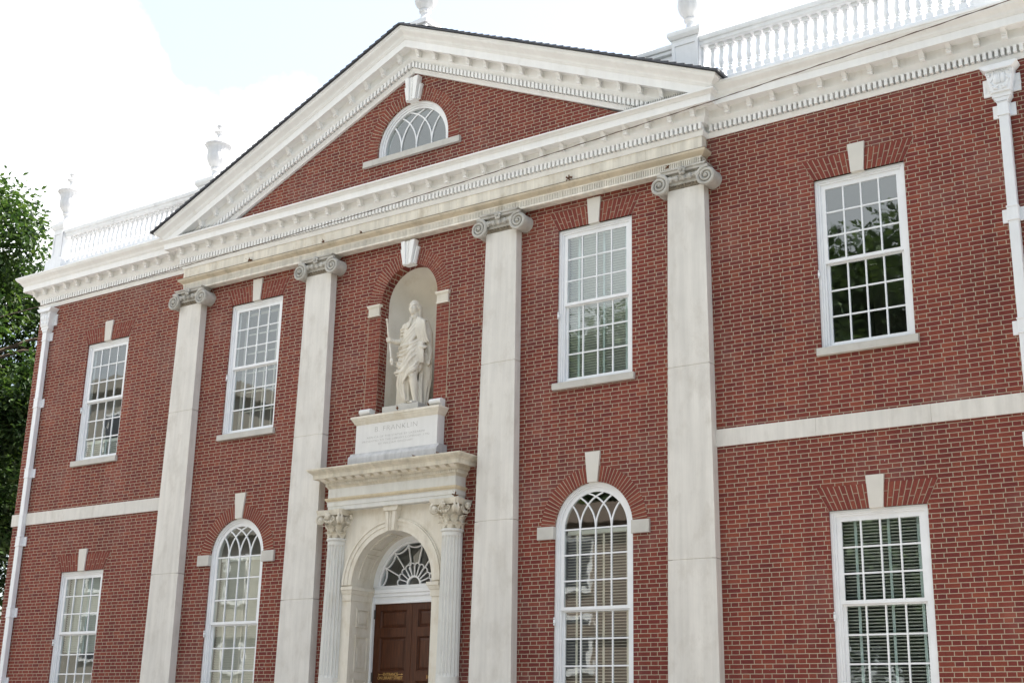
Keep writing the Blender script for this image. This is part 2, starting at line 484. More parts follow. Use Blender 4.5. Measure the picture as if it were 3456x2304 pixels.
# ------------------------------------------------------------------ ground
def slab(name, mat, x0, x1, y0, y1, z, label=None):
    o = MB().box(x0, x1, y0, y1, z - 0.3, z).build(name, mat)
    tag(o, label, kind='structure')
    return o
slab('ground', 'lawn', -300, 300, -300, 300, -0.16, 'green ground beyond the street')
slab('road', 'asphalt', -120, 120, -14, -6, -0.13, 'grey asphalt street in front of the library')
slab('pavement', 'paving', -120, 120, -6, 14, 0.0, 'brick pavement at the foot of the library')
o = MB().box(-120, 120, -22, -14, -0.42, 0.0).build('footpath', 'paving'); tag(o, 'brick footpath across the street', kind='structure')

# ------------------------------------------------------------------ the library
HOUSE = tag(empty('library_building'), 'red brick library with four pale pilasters, white pediment and arched doorway', 'building')
B, A = 5.85, 2.1875
LW = 11.3                                # half width of the front
def hwz(z): return 0.3793 - 0.0117 * (z - 6)
PD = 0.165                               # pilaster projection
# openings: kind, x centre, half width, z bottom, z top, spring z
WINS = []
for s in (-1, 1):
    WINS.append(('upper_wing', s * 8.665, 0.703, 7.225, 9.915))
    WINS.append(('upper_mid', s * 4.024, 0.730, 7.31, 10.055))
    WINS.append(('lower_wing', s * 8.665, 0.708, 2.20, 4.815))
    WINS.append(('lower_arch', s * 4.024, 0.730, 2.20, 4.86))
def arch_loop(x, hw, z0, zs, n=28):
    return [(x - hw, z0), (x + hw, z0)] + arc(x, zs, hw, 0, PI, n)
def rect_loop(x, hw, z0, z1):
    return [(x - hw, z0), (x + hw, z0), (x + hw, z1), (x - hw, z1)]
NZ0, NZS, NR = 7.2, 9.40, 0.668          # niche
holes = []
for k_, x, hw, z0, z1 in WINS:
    holes.append(arch_loop(x, hw, z0, z1) if k_ == 'lower_arch' else rect_loop(x, hw, z0, z1))
holes.append(arch_loop(0, NR, NZ0, NZS))
holes.append(rect_loop(0, 1.02, 0.9, 5.2))
def wall_plate(mb, outer, holes, y, depth):
    loops = [outer] + holes
    vs = [(x, y, z) for lp in loops for x, z in lp]
    tris = tessellate_polygon([[Vector((x, z, 0)) for x, z in lp] for lp in loops])
    mb.add(vs, [tuple(t) for t in tris])
    for lp in holes:
        n = len(lp)
        mb.add([(x, y, z) for x, z in lp] + [(x, y + depth, z) for x, z in lp], [(i, (i + 1) % n, n + (i + 1) % n, n + i) for i in range(n)])
mb = MB()
wall_plate(mb, rect_loop(0, LW, -0.1, 11.8), holes, 0.0, 0.22)
for s in (-1, 1):
    mb.add([(s * LW, 0, -0.1), (s * LW, 15, -0.1), (s * LW, 15, 11.8), (s * LW, 0, 11.8)], [(0, 1, 2, 3)])
mb.add([(-LW, 15, -0.1), (LW, 15, -0.1), (LW, 15, 11.8), (-LW, 15, 11.8)], [(0, 1, 2, 3)])
mb.build('wall', 'brick', HOUSE, recalc=False)
MB().box(-LW + 0.02, LW - 0.02, 0.25, 14.98, 11.75, 11.86).build('roof', 'roofing', HOUSE)

# tympanum of the pediment with the lunette opening
TY = -0.125
LZ = 12.52
mb = MB()
wall_plate(mb, [(-5.4, 11.55), (5.4, 11.55), (0, 14.1)], [[(-0.87, 12.355), (0.87, 12.355)] + arc(0, LZ, 0.87, 0, PI, 30)], TY, 0.2)
mb.build('tympanum_wall', 'brick', HOUSE, recalc=False)

# ---- brick arches (each brick an island; a mortar plate behind)
def flat_arch(x, hw, z0, h=0.345, key=0.125):
    res = []
    spl = 0.175
    for s in (-1, 1):
        bk = MB(); mo = MB(); res.append((bk, mo))
        mo.prism_y([(x + s * 0.06, z0), (x + s * hw, z0), (x + s * (hw + spl), z0 + h), (x + s * 0.06, z0 + h)][::s], -0.004, 0.05)
        n = 9
        for i in range(n):
            def px(t, q):            # t along arch 0..1, q height 0..1
                lo = 0.075 + (hw - 0.075) * t
                hi = 0.105 + (hw + spl - 0.105) * t
                return x + s * (lo + (hi - lo) * q), z0 + h * q
            g = 0.0145 / hw
            t0, t1 = i / n + g / 2, (i + 1) / n - g / 2
            cut = 0.36 if i % 2 else 0.64
            gq = 0.035
            for q0, q1 in ((0.0, cut - gq / 2), (cut + gq / 2, 1.0)):
                bk.prism_y([px(t0, q0), px(t1, q0), px(t1, q1), px(t0, q1)][::s], -0.008, 0.04)
    return res
def ring_arch(x, zs, r0, r1, n, a0=0.0, a1=PI, y=0.0, split=True, skip=0.0):
    bk = MB(); mo = MB()
    mo_pts = arc(x, zs, r1, a0, a1, 40) + arc(x, zs, r0, a1, a0, 40)
    rows = [[(p[0], y - 0.004, p[1]), (p[0], y + 0.06, p[1])] for p in []]
    N = 40
    for i in range(N):
        b0, b1 = a0 + (a1 - a0) * i / N, a0 + (a1 - a0) * (i + 1) / N
        if abs((b0 + b1) / 2 - PI / 2) < skip * 0.6: continue
        q = [(x + r * math.cos(b), zs + r * math.sin(b)) for r, b in ((r0, b0), (r1, b0), (r1, b1), (r0, b1))]
        mo.prism_y(q, y - 0.004, y + 0.05)
    for i in range(n):
        b0, b1 = a0 + (a1 - a0) * i / n, a0 + (a1 - a0) * (i + 1) / n
        if abs((b0 + b1) / 2 - PI / 2) < skip: continue
        g = (b1 - b0) * 0.115
        b0 += g; b1 -= g
        if split:
            c = r0 + (r1 - r0) * (0.36 if i % 2 else 0.64)
            segs = ((r0, c - 0.005), (c + 0.005, r1))
        else:
            segs = ((r0, r1),)
        for ra, rb in segs:
            bk.prism_y([(x + r * math.cos(b), zs + r * math.sin(b)) for r, b in ((ra, b0), (rb, b0), (rb, b1), (ra, b1))], y - 0.008, y + 0.04)
    return bk, mo

def keystone(x, z0, z1, b0, b1, y=-0.035):
    return MB().prism_y([(x - b0, z0), (x + b0, z0), (x + b1, z1), (x - b1, z1)], y, 0.1)

# ---- windows
MW = 0.024                               # muntin width
def sash_rect(hw, z0, z1, cols, rows, y, st=0.045, rb=0.055, rt=0.045):
    m = MB()
    m.box(-hw, -hw + st, y, y + 0.04, z0, z1); m.box(hw - st, hw, y, y + 0.04, z0, z1)
    m.box(-hw + st, hw - st, y + 0.001, y + 0.039, z0, z0 + rb); m.box(-hw + st, hw - st, y + 0.001, y + 0.039, z1 - rt, z1)
    ix0, ix1, iz0, iz1 = -hw + st, hw - st, z0 + rb, z1 - rt
    for i in range(1, cols):
        xx = ix0 + (ix1 - ix0) * i / cols
        m.box(xx - MW / 2, xx + MW / 2, y + 0.004, y + 0.034, iz0, iz1)
    for i in range(1, rows):
        zz = iz0 + (iz1 - iz0) * i / rows
        m.box(ix0, ix1, y + 0.007, y + 0.031, zz - MW / 2, zz + MW / 2)
    return m, (ix0, ix1, iz0, iz1)
def curve_bar(m, pts, wid, y0, y1):
    """flat bar following (x,z) points"""
    rows = []
    n = len(pts)
    for i, p in enumerate(pts):
        a = pts[max(0, i - 1)]; b = pts[min(n - 1, i + 1)]
        d = Vector((b[0] - a[0], b[1] - a[1])); d.normalize()
        nx, nz_ = -d.y * wid / 2, d.x * wid / 2
        rows.append([(p[0] + nx, y0, p[1] + nz_), (p[0] - nx, y0, p[1] - nz_), (p[0] - nx, y1, p[1] - nz_), (p[0] + nx, y1, p[1] + nz_)])
    m.strip(rows, closed_v=True, caps=True)
def tracery(m, a, zs, y0, y1, wid, stilt=0.0):
    for x0 in (-a / 2, 0, a / 2):
        for s in (1, -1):
            pts = []
            c = x0 + s * a
            for i in range(31):
                t = PI - (PI * 0.62) * i / 30
                px, pz = c + s * a * math.cos(t), zs + a * math.sin(t)
                if px * px + (pz - zs) ** 2 > (a * 1.005) ** 2: break
                pts.append((px, pz))
            if len(pts) > 2: curve_bar(m, pts, wid, y0 + 0.002 * (s > 0), y1 - 0.002 * (s > 0))
        if stilt: m.box(x0 - wid / 2, x0 + wid / 2, y0, y1, zs - stilt, zs + 0.01)
def casing(hw, z0, z1, zs=None):
    """moulded outer frame: three stepped bands"""
    m = MB()
    steps = [(0.0, 0.045, 0.035, 0.22), (0.045, 0.075, 0.055, 0.2), (0.075, 0.105, 0.075, 0.2)]
    for a, b, y0, y1 in steps:
        if zs is None:
            m.box(-hw + a, -hw + b, y0, y1, z0, z1 - a); m.box(hw - b, hw - a, y0, y1, z0, z1 - a)
            m.box(-hw + b, hw - b, y0, y1, z1 - b, z1 - a)
        else:
            m.box(-hw + a, -hw + b, y0, y1, z0, zs); m.box(hw - b, hw - a, y0, y1, z0, zs)
            N = 28
            rows = []
            for i in range(N + 1):
                t = PI * i / N
                ca, sa = math.cos(t), math.sin(t)
                ro, ri = hw - a, hw - b
                rows.append([(ro * ca, y0, zs + ro * sa), (ri * ca, y0, zs + ri * sa), (ri * ca, y1, zs + ri * sa), (ro * ca, y1, zs + ro * sa)])
            m.strip(rows, closed_v=True, caps=True)
    m.box(-hw + 0.105, hw - 0.105, 0.06, 0.2, z0, z0 + 0.05)
    return m
def make_blinds(x0, x1, z0, z1, y, tilt, mat, tmat, name='blinds', pitch=0.046, parent=None, loc=None):
    m = MB()
    n = int((z1 - z0) / pitch)
    c, s_ = math.cos(tilt) * 0.025, math.sin(tilt) * 0.025
    for i in range(n):
        z = z1 - 0.02 - i * pitch
        m.add([(x0, y - c, z - s_), (x1, y - c, z - s_), (x1, y + c, z + s_), (x0, y + c, z + s_), (x0, y - c, z - s_ + 0.002), (x1, y - c, z - s_ + 0.002), (x1, y + c, z + s_ + 0.002), (x0, y + c, z + s_ + 0.002)],
              [(3, 2, 1, 0), (4, 5, 6, 7), (0, 1, 5, 4), (2, 3, 7, 6)])
    m.box(x0, x1, y - 0.03, y + 0.03, z1 - 0.015, z1 + 0.05)
    b = m.build(name, mat, parent, recalc=False, loc=loc)
    tp = MB()
    for t in (0.16, 0.57, 0.93):
        xx = x0 + (x1 - x0) * t
        tp.box(xx - 0.02, xx + 0.02, y - 0.034, y - 0.030, z0, z1)
    tp.build('blind_tape', tmat, parent, loc=loc)

def add_window(kind, x, hw, z0, z1):
    loc = (x, 0, 0)
    left = x < 0
    arched = kind == 'lower_arch'
    top = z1 + hw if arched else z1
    W = casing(hw, z0, z1, z1 if arched else None).build('window', 'white', HOUSE, loc=loc)
    sh = hw - 0.105
    zm = {'upper_wing': 8.585, 'upper_mid': 8.705, 'lower_wing': 3.53, 'lower_arch': 3.60}[kind]
    # lower sash (set back) and upper sash
    m, g = sash_rect(sh, z0 + 0.05, zm, 4, 3, 0.118)
    m.build('lower_sash', 'white', W)
    MB().box(g[0] - 0.01, g[1] + 0.01, 0.136, 0.140, g[2] - 0.01, g[3] + 0.01).build('window_pane', 'glass', W)
    if not arched:
        m, g = sash_rect(sh, zm - 0.02, z1 - 0.105, 4, 3, 0.075, rb=0.05)
        m.build('upper_sash', 'white', W)
        MB().box(g[0] - 0.01, g[1] + 0.01, 0.094, 0.098, g[2] - 0.01, g[3] + 0.01).build('window_pane', 'glass', W)
    else:
        st = 0.04
        m = MB()
        m.box(-sh, -sh + st, 0.075, 0.115, zm - 0.02, z1); m.box(sh - st, sh, 0.075, 0.115, zm - 0.02, z1)
        m.box(-sh + st, sh - st, 0.076, 0.114, zm - 0.02, zm + 0.03)
        a = sh - st
        curve_bar(m, arc(0, z1, sh - st / 2, 0, PI, 30), st, 0.075, 0.115)
        for i in (1, 2, 3):
            xx = -a + 2 * a * i / 4
            m.box(xx - MW / 2, xx + MW / 2, 0.079, 0.109, zm + 0.03, z1)
        for i in range(3):
            zz = zm + 0.03 + (z1 - zm - 0.03) * (i + 1) / 3
            m.box(-a, a, 0.082, 0.106, zz - MW / 2, zz + MW / 2)
        tracery(m, a, z1, 0.08, 0.108, MW)
        m.build('upper_sash', 'white', W)
        MB().prism_y([(-a - .01, zm + 0.02), (a + .01, zm + 0.02)] + arc(0, z1, a + 0.01, 0, PI, 30), 0.094, 0.098).build('window_pane', 'glass', W)
    # sill
    if kind in ('upper_wing', 'upper_mid'):
        MB().box(-hw - 0.055, hw + 0.055, -0.065, 0.12, z0 - 0.115, z0).build('window_sill', 'sill', W, bevel=0.006)
    else:
        MB().box(-hw - 0.055, hw + 0.055, -0.065, 0.12, z0 - 0.13, z0).build('window_sill', 'sill', W)
    # latch on the left casing
    lm = MB().box(-hw - 0.004, -hw + 0.03, 0.0, 0.035, zm - 0.22, zm - 0.16)
    lm.ball((-hw + 0.012, 0.008, zm - 0.14), 0.016, 6, 5); lm.ball((-hw + 0.012, 0.008, zm - 0.24), 0.016, 6, 5)
    lm.build('shutter_hinge', 'white', W)
    # brick arch and keystone
    if not arched:
        for bk, mo in flat_arch(0, hw, z1):
            bk.build('brick_arch', 'rubbed', W); mo.build('arch_mortar', 'mortar', W)
        keystone(0, z1 - 0.008, z1 + 0.46, 0.1, 0.134).build('keystone', 'keystone', W, bevel=0.006)
    else:
        bk, mo = ring_arch(0, z1, hw, 0.99, 44, 0.045, PI - 0.045, split=False, skip=0.10)
        bk.build('brick_arch', 'rubbed', W); mo.build('arch_mortar', 'mortar', W)
        keystone(0, z1 + hw - 0.008, z1 + hw + 0.49, 0.092, 0.142).build('keystone', 'keystone', W, bevel=0.006)
        for s in (-1, 1):
            MB().box(min(s * (hw - 0.01), s * 1.04), max(s * (hw - 0.01), s * 1.04), -0.05, 0.06, z1 - 0.15, z1 + 0.057).build('impost', 'sill', W, bevel=0.006)
    # room behind
    rm = MB()
    X0, X1, Y0, Y1, Z0, Z1 = -1.6, 1.6, 0.24, 5.0, z0 - 0.5, top + 0.25
    rm.add([(X0, Y0, Z0), (X1, Y0, Z0), (X1, Y1, Z0), (X0, Y1, Z0), (X0, Y0, Z1), (X1, Y0, Z1), (X1, Y1, Z1), (X0, Y1, Z1)],
           [(0, 1, 2, 3), (7, 6, 5, 4), (1, 5, 6, 2), (2, 6, 7, 3), (3, 7, 4, 0)])
    rm.build('room_wall', 'interior', W, recalc=False)
    bx = sh - 0.02
    if kind == 'upper_mid' and not left:
        make_blinds(-bx, bx, z0 + 0.08, z1 - 0.12, 0.22, R(-20), 'blind', 'tape', parent=W)
    if kind == 'lower_wing' and not left:
        make_blinds(-bx, bx, z0 + 0.08, z1 - 0.12, 0.22, R(-14), 'blind', 'tape', parent=W)
    if kind == 'lower_arch':
        make_blinds(-bx, bx, z0 + 0.08, z1 - 0.05, 0.23, R(-10 if not left else -52), 'curtain', 'tape_tan', parent=W)
    if kind == 'lower_wing' and left:
        make_blinds(-bx, bx, z0 + 0.9, z1 - 0.12, 0.22, R(-50), 'blind', 'tape', parent=W)
    if kind == 'upper_wing' and left:
        make_blinds(-bx, bx, z0 + 0.08, z0 + 0.42, 0.22, R(-25), 'blind', 'tape', parent=W)
    if kind == 'upper_mid' and left:
        m, g = sash_rect(sh, z0 + 0.06, z1 - 0.12, 4, 6, 0.33)
        m.build('inner_sash', 'sill', W)
    return W
for wdef in WINS:
    add_window(*wdef)

# lunette in the pediment
Wl = MB()
for a_, b_, y0, y1 in ((0.0, 0.05, TY + 0.035, TY + 0.2), (0.05, 0.085, TY + 0.06, TY + 0.2), (0.085, 0.125, TY + 0.085, TY + 0.2)):
    N = 32
    rows = []
    for i in range(N + 1):
        t = PI * i / N
        rows.append([(r * math.cos(t), y, LZ + r * math.sin(t)) for r, y in ((0.87 - a_, y0), (0.87 - b_, y0), (0.87 - b_, y1), (0.87 - a_, y1))])
    Wl.strip(rows, closed_v=True, caps=True)
    for s in (-1, 1):
        xs_ = sorted((s * (0.87 - a_), s * (0.87 - b_)))
        Wl.box(xs_[0], xs_[1], y0, y1, 12.355, LZ)
Wl.box(-0.745, 0.745, TY + 0.09, TY + 0.2, 12.355, 12.42)
Wl = Wl.build('lunette_window', 'white', HOUSE, smooth=35)
m = MB()
tracery(m, 0.745, LZ, TY + 0.115, TY + 0.145, 0.026, stilt=0.11)
m.build('muntin', 'white', Wl)
MB().prism_y([(-0.75, 12.41), (0.75, 12.41)] + arc(0, LZ, 0.75, 0, PI, 30), TY + 0.135, TY + 0.139).build('window_pane', 'glass', Wl)
m = MB().box(-1.18, -0.93, TY - 0.07, TY + 0.1, 12.235, 12.355).box(-0.925, 0.80, TY - 0.071, TY + 0.1, 12.235, 12.354).box(0.805, 1.18, TY - 0.07, TY + 0.1, 12.235, 12.355)
m.build('window_sill', 'sill', Wl)
bk, mo = ring_arch(0, LZ, 0.87, 1.12, 46, 0.0, PI, y=TY, split=True, skip=0.13)
for s in (-1, 1):
    for i in range(2):
        zb = 12.36 + i * 0.078
        xs_ = sorted((s * 0.872, s * 1.118))
        bk.box(xs_[0], xs_[1], TY - 0.008, TY + 0.04, zb, zb + 0.068)
    xs_ = sorted((s * 0.871, s * 1.119))
    mo.box(xs_[0], xs_[1], TY - 0.004, TY + 0.03, 12.357, LZ - 0.002)
bk.build('brick_arch', 'rubbed', Wl); mo.build('arch_mortar', 'mortar', Wl)
rm = MB().box(-1.0, 1.0, TY + 0.205, 2.0, 12.3, 13.5)
rm.f = [f for i, f in enumerate(rm.f) if i != 2]
rm.build('room_wall', 'interior', Wl, recalc=False)
def carved_key(name, z0, z1, b0, b1, wz, wx, y, parent):
    """carved keystone: outer wedge, raised middle with rounded flutes and a bead string"""
    k = MB()
    k.prism_y([(-b0, z0), (b0, z0), (wx, wz), (-wx, wz)], y - 0.05, y + 0.06)
    c0, c1 = b0 * 0.66, b1
    k.prism_y([(-c0, z0 - 0.012), (c0, z0 - 0.012), (c1, z1), (-c1, z1)], y - 0.10, y + 0.06)
    for s in (-1, 1):
        k.prism_y([(s * c0 * 0.42, z0 - 0.006), (s * c0 * 0.97, z0 - 0.006), (s * c1 * 0.97, z1 - 0.004), (s * c1 * 0.42, z1 - 0.004)][::s], y - 0.125, y - 0.09)
        k.prism_y([(s * b0 * 0.72, z0 + 0.004), (s * b0 * 0.95, z0 + 0.004), (s * wx * 0.95, wz - 0.004), (s * wx * 0.8, wz - 0.004)][::s], y - 0.075, y - 0.04)
    n = 12
    for i in range(n):
        k.ball((0, y - 0.102, z0 + 0.03 + (z1 - z0 - 0.06) * i / (n - 1)), (0.018, 0.016, 0.017), 6, 5)
    return k.build(name, 'cornice', parent, smooth=30)
carved_key('keystone', 13.39, 13.87, 0.16, 0.165, 13.70, 0.215, TY, Wl)

# ---- belt course
for sx in (-1, 1):
    xin, xout = B + hwz(6) + 0.0, LW + 0.03
    cuts = [xin, 7.83, 9.52, xout]
    mb = MB()
    for a_, b_ in zip(cuts[:-1], cuts[1:]):
        xs_ = sorted((sx * (a_ + 0.003), sx * (b_ - 0.003)))
        mb.box(xs_[0], xs_[1], -0.032, 0.05, 5.925, 6.19)
    xs_ = sorted((sx * xin, sx * (xout - 0.01)))
    mb.box(xs_[0], xs_[1], -0.026, 0.05, 5.93, 6.185)
    xs_ = sorted((sx * (LW - 0.02), sx * (LW + 0.03)))
    mb.box(xs_[0], xs_[1], 0.055, 14.9, 5.925, 6.19)
    mb.build('belt_course', 'stone', HOUSE)

# ---- pilasters with Ionic capitals
def volute(mb, cx, cz, r, y0, y1, s):
    """drum plus raised spiral; s=+1 winds from the inner top"""
    mb.add(*disc_drum(cx, cz, r * 0.93, y0 + 0.02, y1))
    pts = []; rad = []
    turns = 2.6
    for i in range(64):
        t = i / 63
        ang = PI / 2 - s * 0.2 + s * -turns * 2 * PI * t * -1
        rr = r * (1 - t) ** 1.0 * 0.95 + 0.012
        pts.append((cx + rr * math.cos(ang), y0 + 0.012 - 0.02 * t, cz + rr * math.sin(ang)))
        rad.append(0.026 * (1 - t) + 0.009)
    mb.tube(pts, rad, 6)
    mb.ball((cx, y0 - 0.005, cz), 0.028, 8, 6)
def disc_drum(cx, cz, r, y0, y1, n=28):
    vs = []; fs = []
    for y, rr in ((y0, r * 0.985), (y0 + 0.012, r), ((y0 + y1) / 2, r * 0.9), (y1, r)):
        for i in range(n):
            a = 2 * PI * i / n
            vs.append((cx + rr * math.cos(a), y, cz + rr * math.sin(a)))
    for k in range(3):
        for i in range(n):
            j = (i + 1) % n
            fs.append((k * n + i, k * n + j, (k + 1) * n + j, (k + 1) * n + i))
    fs.append(tuple(range(n))); fs.append(tuple(3 * n + i for i in reversed(range(n))))
    return vs, fs
ZC0, ZC1 = 10.235, 10.56
def pilaster(xc, joints):
    top = ZC0
    zs_ = [1.6] + sorted(joints) + [top]
    mb = MB()
    for a_, b_ in zip(zs_[:-1], zs_[1:]):
        a_ += 0.004; b_ -= 0.004
        h0, h1 = hwz(a_), hwz(b_)
        mb.add([(xc - h0, -PD, a_), (xc + h0, -PD, a_), (xc + h0, 0.03, a_), (xc - h0, 0.03, a_), (xc - h1, -PD, b_), (xc + h1, -PD, b_), (xc + h1, 0.03, b_), (xc - h1, 0.03, b_)],
               [(3, 2, 1, 0), (4, 5, 6, 7), (0, 1, 5, 4), (1, 2, 6, 5), (2, 3, 7, 6), (3, 0, 4, 7)])
    h = hwz(10) - 0.006
    mb.box(xc - h, xc + h, -PD + 0.008, 0.03, 1.6, top - 0.01)
    P = mb.build('pilaster', 'stone', HOUSE, bevel=0.006)
    MB().box(xc - 0.47, xc + 0.47, -PD - 0.06, 0.03, 1.0, 1.35).prism_x([(-PD - 0.045, 1.352), (-PD - 0.07, 1.4), (-PD - 0.045, 1.45), (-PD - 0.01, 1.52), (-PD, 1.6), (0.03, 1.6), (0.03, 1.352)], xc - 0.455, xc + 0.455).build('pilaster_base', 'stone', P)
    cp = MB()
    # abacus
    cp.prism_y([(xc - 0.40, ZC1 - 0.028), (xc + 0.40, ZC1 - 0.028), (xc + 0.43, ZC1), (xc - 0.43, ZC1)], -0.285, 0.03)
    cp.prism_y([(xc - 0.375, ZC1 - 0.075), (xc + 0.375, ZC1 - 0.075), (xc + 0.40, ZC1 - 0.0285), (xc - 0.40, ZC1 - 0.0285)], -0.265, 0.03)
    cp.box(xc - 0.30, xc + 0.30, -0.20, 0.03, ZC0 + 0.06, ZC1 - 0.076)
    for s in (-1, 1):
        volute(cp, xc + s * 0.425, 10.315, 0.165, -0.275, 0.03, s)
        # band from the volute over to the middle, dipping
        pts = [(xc + s * (0.40 - 0.30 * t), -0.262 + 0.03 * t, 10.315 + 0.150 - 0.085 * math.sin(t * PI / 2)) for t in [i / 8 for i in range(9)]]
        cp.tube(pts, [0.028 - 0.012 * i / 8 for i in range(9)], 6)
        # bolster side
    cp.prism_y([(xc - 0.30, 10.36), (xc + 0.30, 10.36), (xc + 0.30, 10.44), (xc - 0.30, 10.44)], -0.235, -0.19)
    for i in range(5):           # eggs
        cp.ball((xc - 0.24 + 0.12 * i, -0.238, 10.385), (0.04, 0.035, 0.058), 8, 6)
    # flower
    for i in range(5):
        t = 2 * PI * i / 5 + PI / 2
        cp.ball((xc + 0.042 * math.cos(t), -0.292, 10.485 + 0.045 * math.sin(t)), (0.034, 0.02, 0.034), 8, 5)
    cp.ball((xc, -0.312, 10.485), 0.02, 6, 5)
    cp.build('capital', 'capital', P, smooth=40)
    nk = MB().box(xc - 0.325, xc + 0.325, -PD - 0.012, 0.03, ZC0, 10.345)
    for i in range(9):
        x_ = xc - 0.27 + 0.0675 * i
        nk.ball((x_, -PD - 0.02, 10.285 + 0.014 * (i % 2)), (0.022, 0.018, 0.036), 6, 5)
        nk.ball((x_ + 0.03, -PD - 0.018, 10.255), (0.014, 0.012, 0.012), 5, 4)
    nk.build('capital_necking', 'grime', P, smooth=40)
for xc, j in ((-B, (7.912, 4.59)), (-A, (6.9975, 3.948)), (A, (7.812, 5.076)), (B, (7.232, 4.233))):
    pilaster(xc, j)

# ---- central stone entablature: fluted architrave, taenia and frieze
EX = 6.165
m = MB()
m.box(-EX + 0.036, EX - 0.036, -0.12, 0.028, 10.564, 10.723)
m.box(-EX + 0.012, EX - 0.012, -0.172, 0.028, 10.561, 10.592)
m.box(-EX + 0.012, EX - 0.012, -0.172, 0.03, 10.705, 10.726)
AR = m.build('architrave', 'frieze', HOUSE)
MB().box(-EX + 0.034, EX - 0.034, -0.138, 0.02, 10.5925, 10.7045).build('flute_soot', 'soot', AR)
m = MB()
n = 360
for i in range(n):
    xx = -EX + 0.03 + (2 * EX - 0.06) * (i + 0.5) / n
    m.box(xx - 0.0095, xx + 0.0095, -0.171, -0.13, 10.591, 10.706)
for i in range(6):
    for s in (-1, 1):
        m.box(s * (EX - 0.012) - 0.002, s * (EX - 0.012) + 0.002, -0.14 + i * 0.027, -0.127 + i * 0.027, 10.592, 10.705)
m.build('architrave_flutes', 'frieze', HOUSE)
m = MB()
sweep_plan(m, [(-EX, 0.03), (-EX, -PD), (EX, -PD), (EX, 0.03)], [(-0.05, 10.728), (0.005, 10.728), (0.015, 10.745), (0.035, 10.758), (0.06, 10.772), (0.078, 10.79), (0.082, 10.815), (0.082, 10.835), (-0.05, 10.85)])
TA = m.build('taenia', 'taenia', HOUSE, smooth=30)
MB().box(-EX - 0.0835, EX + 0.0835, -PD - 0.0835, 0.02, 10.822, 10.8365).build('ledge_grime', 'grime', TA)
m = MB()
cuts = [-EX] + [-5.1 + 1.46 * i for i in range(8)] + [EX]
for a_, b_ in zip(cuts[:-1], cuts[1:]):
    m.box(a_ + 0.002, b_ - 0.002, -PD, 0.03, 10.84, 11.09)
m.box(-EX + 0.01, EX - 0.01, -PD + 0.006, 0.02, 10.841, 11.088)
m.build('frieze', 'frieze', HOUSE)

# ---- cornices
BED = [(-0.04, 11.068), (0.02, 11.068), (0.026, 11.09), (0.042, 11.11), (0.052, 11.135), (0.052, 11.150), (0.004, 11.153), (0.004, 11.262), (0.075, 11.266), (0.085, 11.29), (0.108, 11.325), (0.125, 11.345), (0.13, 11.352), (0.13, 11.49), (0.312, 11.49), (0.312, 11.474), (0.328, 11.474), (0.33, 11.60)]
def scurve(o0, z0, o1, z1, n=8):
    """cyma recta from (o0,z0) low/inside to (o1,z1) high/outside"""
    r_ = []
    for i in range(n + 1):
        t = i / n
        e = t - math.sin(2 * PI * t) / (2 * PI) * 0.85
        r_.append((o0 + (o1 - o0) * e, z0 + (z1 - z0) * t))
    return r_
WINGP = BED + [(0.342, 11.604), (0.35, 11.618), (0.362, 11.63)] + scurve(0.366, 11.634, 0.47, 11.765) + [(0.482, 11.768), (0.482, 11.80), (0.02, 11.84), (-0.04, 11.84)]
MIDP = [(o, z + 0.004) for o, z in BED] + [(0.342, 11.604), (0.352, 11.62), (0.376, 11.64), (0.40, 11.648), (0.405, 11.652), (0.405, 11.675), (0.02, 11.72), (-0.04, 11.72)]
def dentil_row(mb, xs, y_front, y_back, z0, z1, wd=0.048):
    for xx in xs:
        mb.box(xx - wd / 2, xx + wd / 2, y_front, y_back, z0, z1)
def modillion_mesh(shear=0.0):
    """bracket under the corona: curved scroll block with a foot bearing two drilled dots; origin on its back wall, top at z=0"""
    prof = [(0.0, 0.0), (-0.175, 0.0), (-0.175, -0.012), (-0.150, -0.018), (-0.118, -0.032), (-0.094, -0.055), (-0.080, -0.083), (-0.098, -0.087), (-0.098, -0.094), (-0.076, -0.098), (-0.076, -0.134), (0.0, -0.134)]
    m = MB().prism_x(prof, -0.038, 0.038)
    m.box(-0.052, 0.052, -0.185, 0.0, -0.006, 0.0005)
    m.box(-0.03, -0.012, -0.0785, -0.07, -0.122, -0.108); m.box(0.012, 0.03, -0.0785, -0.07, -0.122, -0.108)
    if shear:
        m.v = [(x, y, z + shear * x) for x, y, z in m.v]
    return m
mod0 = modillion_mesh().build('modillion', 'cornice', None)
def add_mods(first, parent, locs):
    for i, l in enumerate(locs):
        if first is not None and i == 0:
            first.parent = parent; first.location = l; src = first; continue
        copy_to(src if first is not None else mod0, parent, l)
DP = 0.0858
for s in (-1, 1):
    if s < 0: path = [(-LW, 14.5), (-LW, 0), (-EX + 0.1, 0)]
    else: path = [(EX - 0.1, 0), (LW, 0), (LW, 14.5)]
    C = sweep_plan(MB(), path, WINGP).build('wing_cornice', 'cornice', HOUSE, smooth=25)
    d_ = MB()
    dentil_row(d_, [s * (EX + 0.13 + DP * i) for i in range(int((LW + 0.02 - EX - 0.1) / DP))], -0.110, -0.0, 11.1535, 11.2615)
    for i in range(160):
        xs_ = sorted((s * (LW + 0.055), s * (LW + 0.105)))
        d_.box(xs_[0], xs_[1], 0.03 + DP * i, 0.082 + DP * i, 11.157, 11.258)
    d_.build('dentil_band', 'cornice', C)
    locs = [(s * (6.63 + 0.397 * i), -0.13, 11.49) for i in range(12)] + [(s * 11.36, -0.13, 11.49)]
    for l in locs: copy_to(mod0, C, l)
C = sweep_plan(MB(), [(-EX, 0.05), (-EX, -PD), (EX, -PD), (EX, 0.05)], MIDP).build('pediment_base_cornice', 'cornice', HOUSE, smooth=25)
d_ = MB()
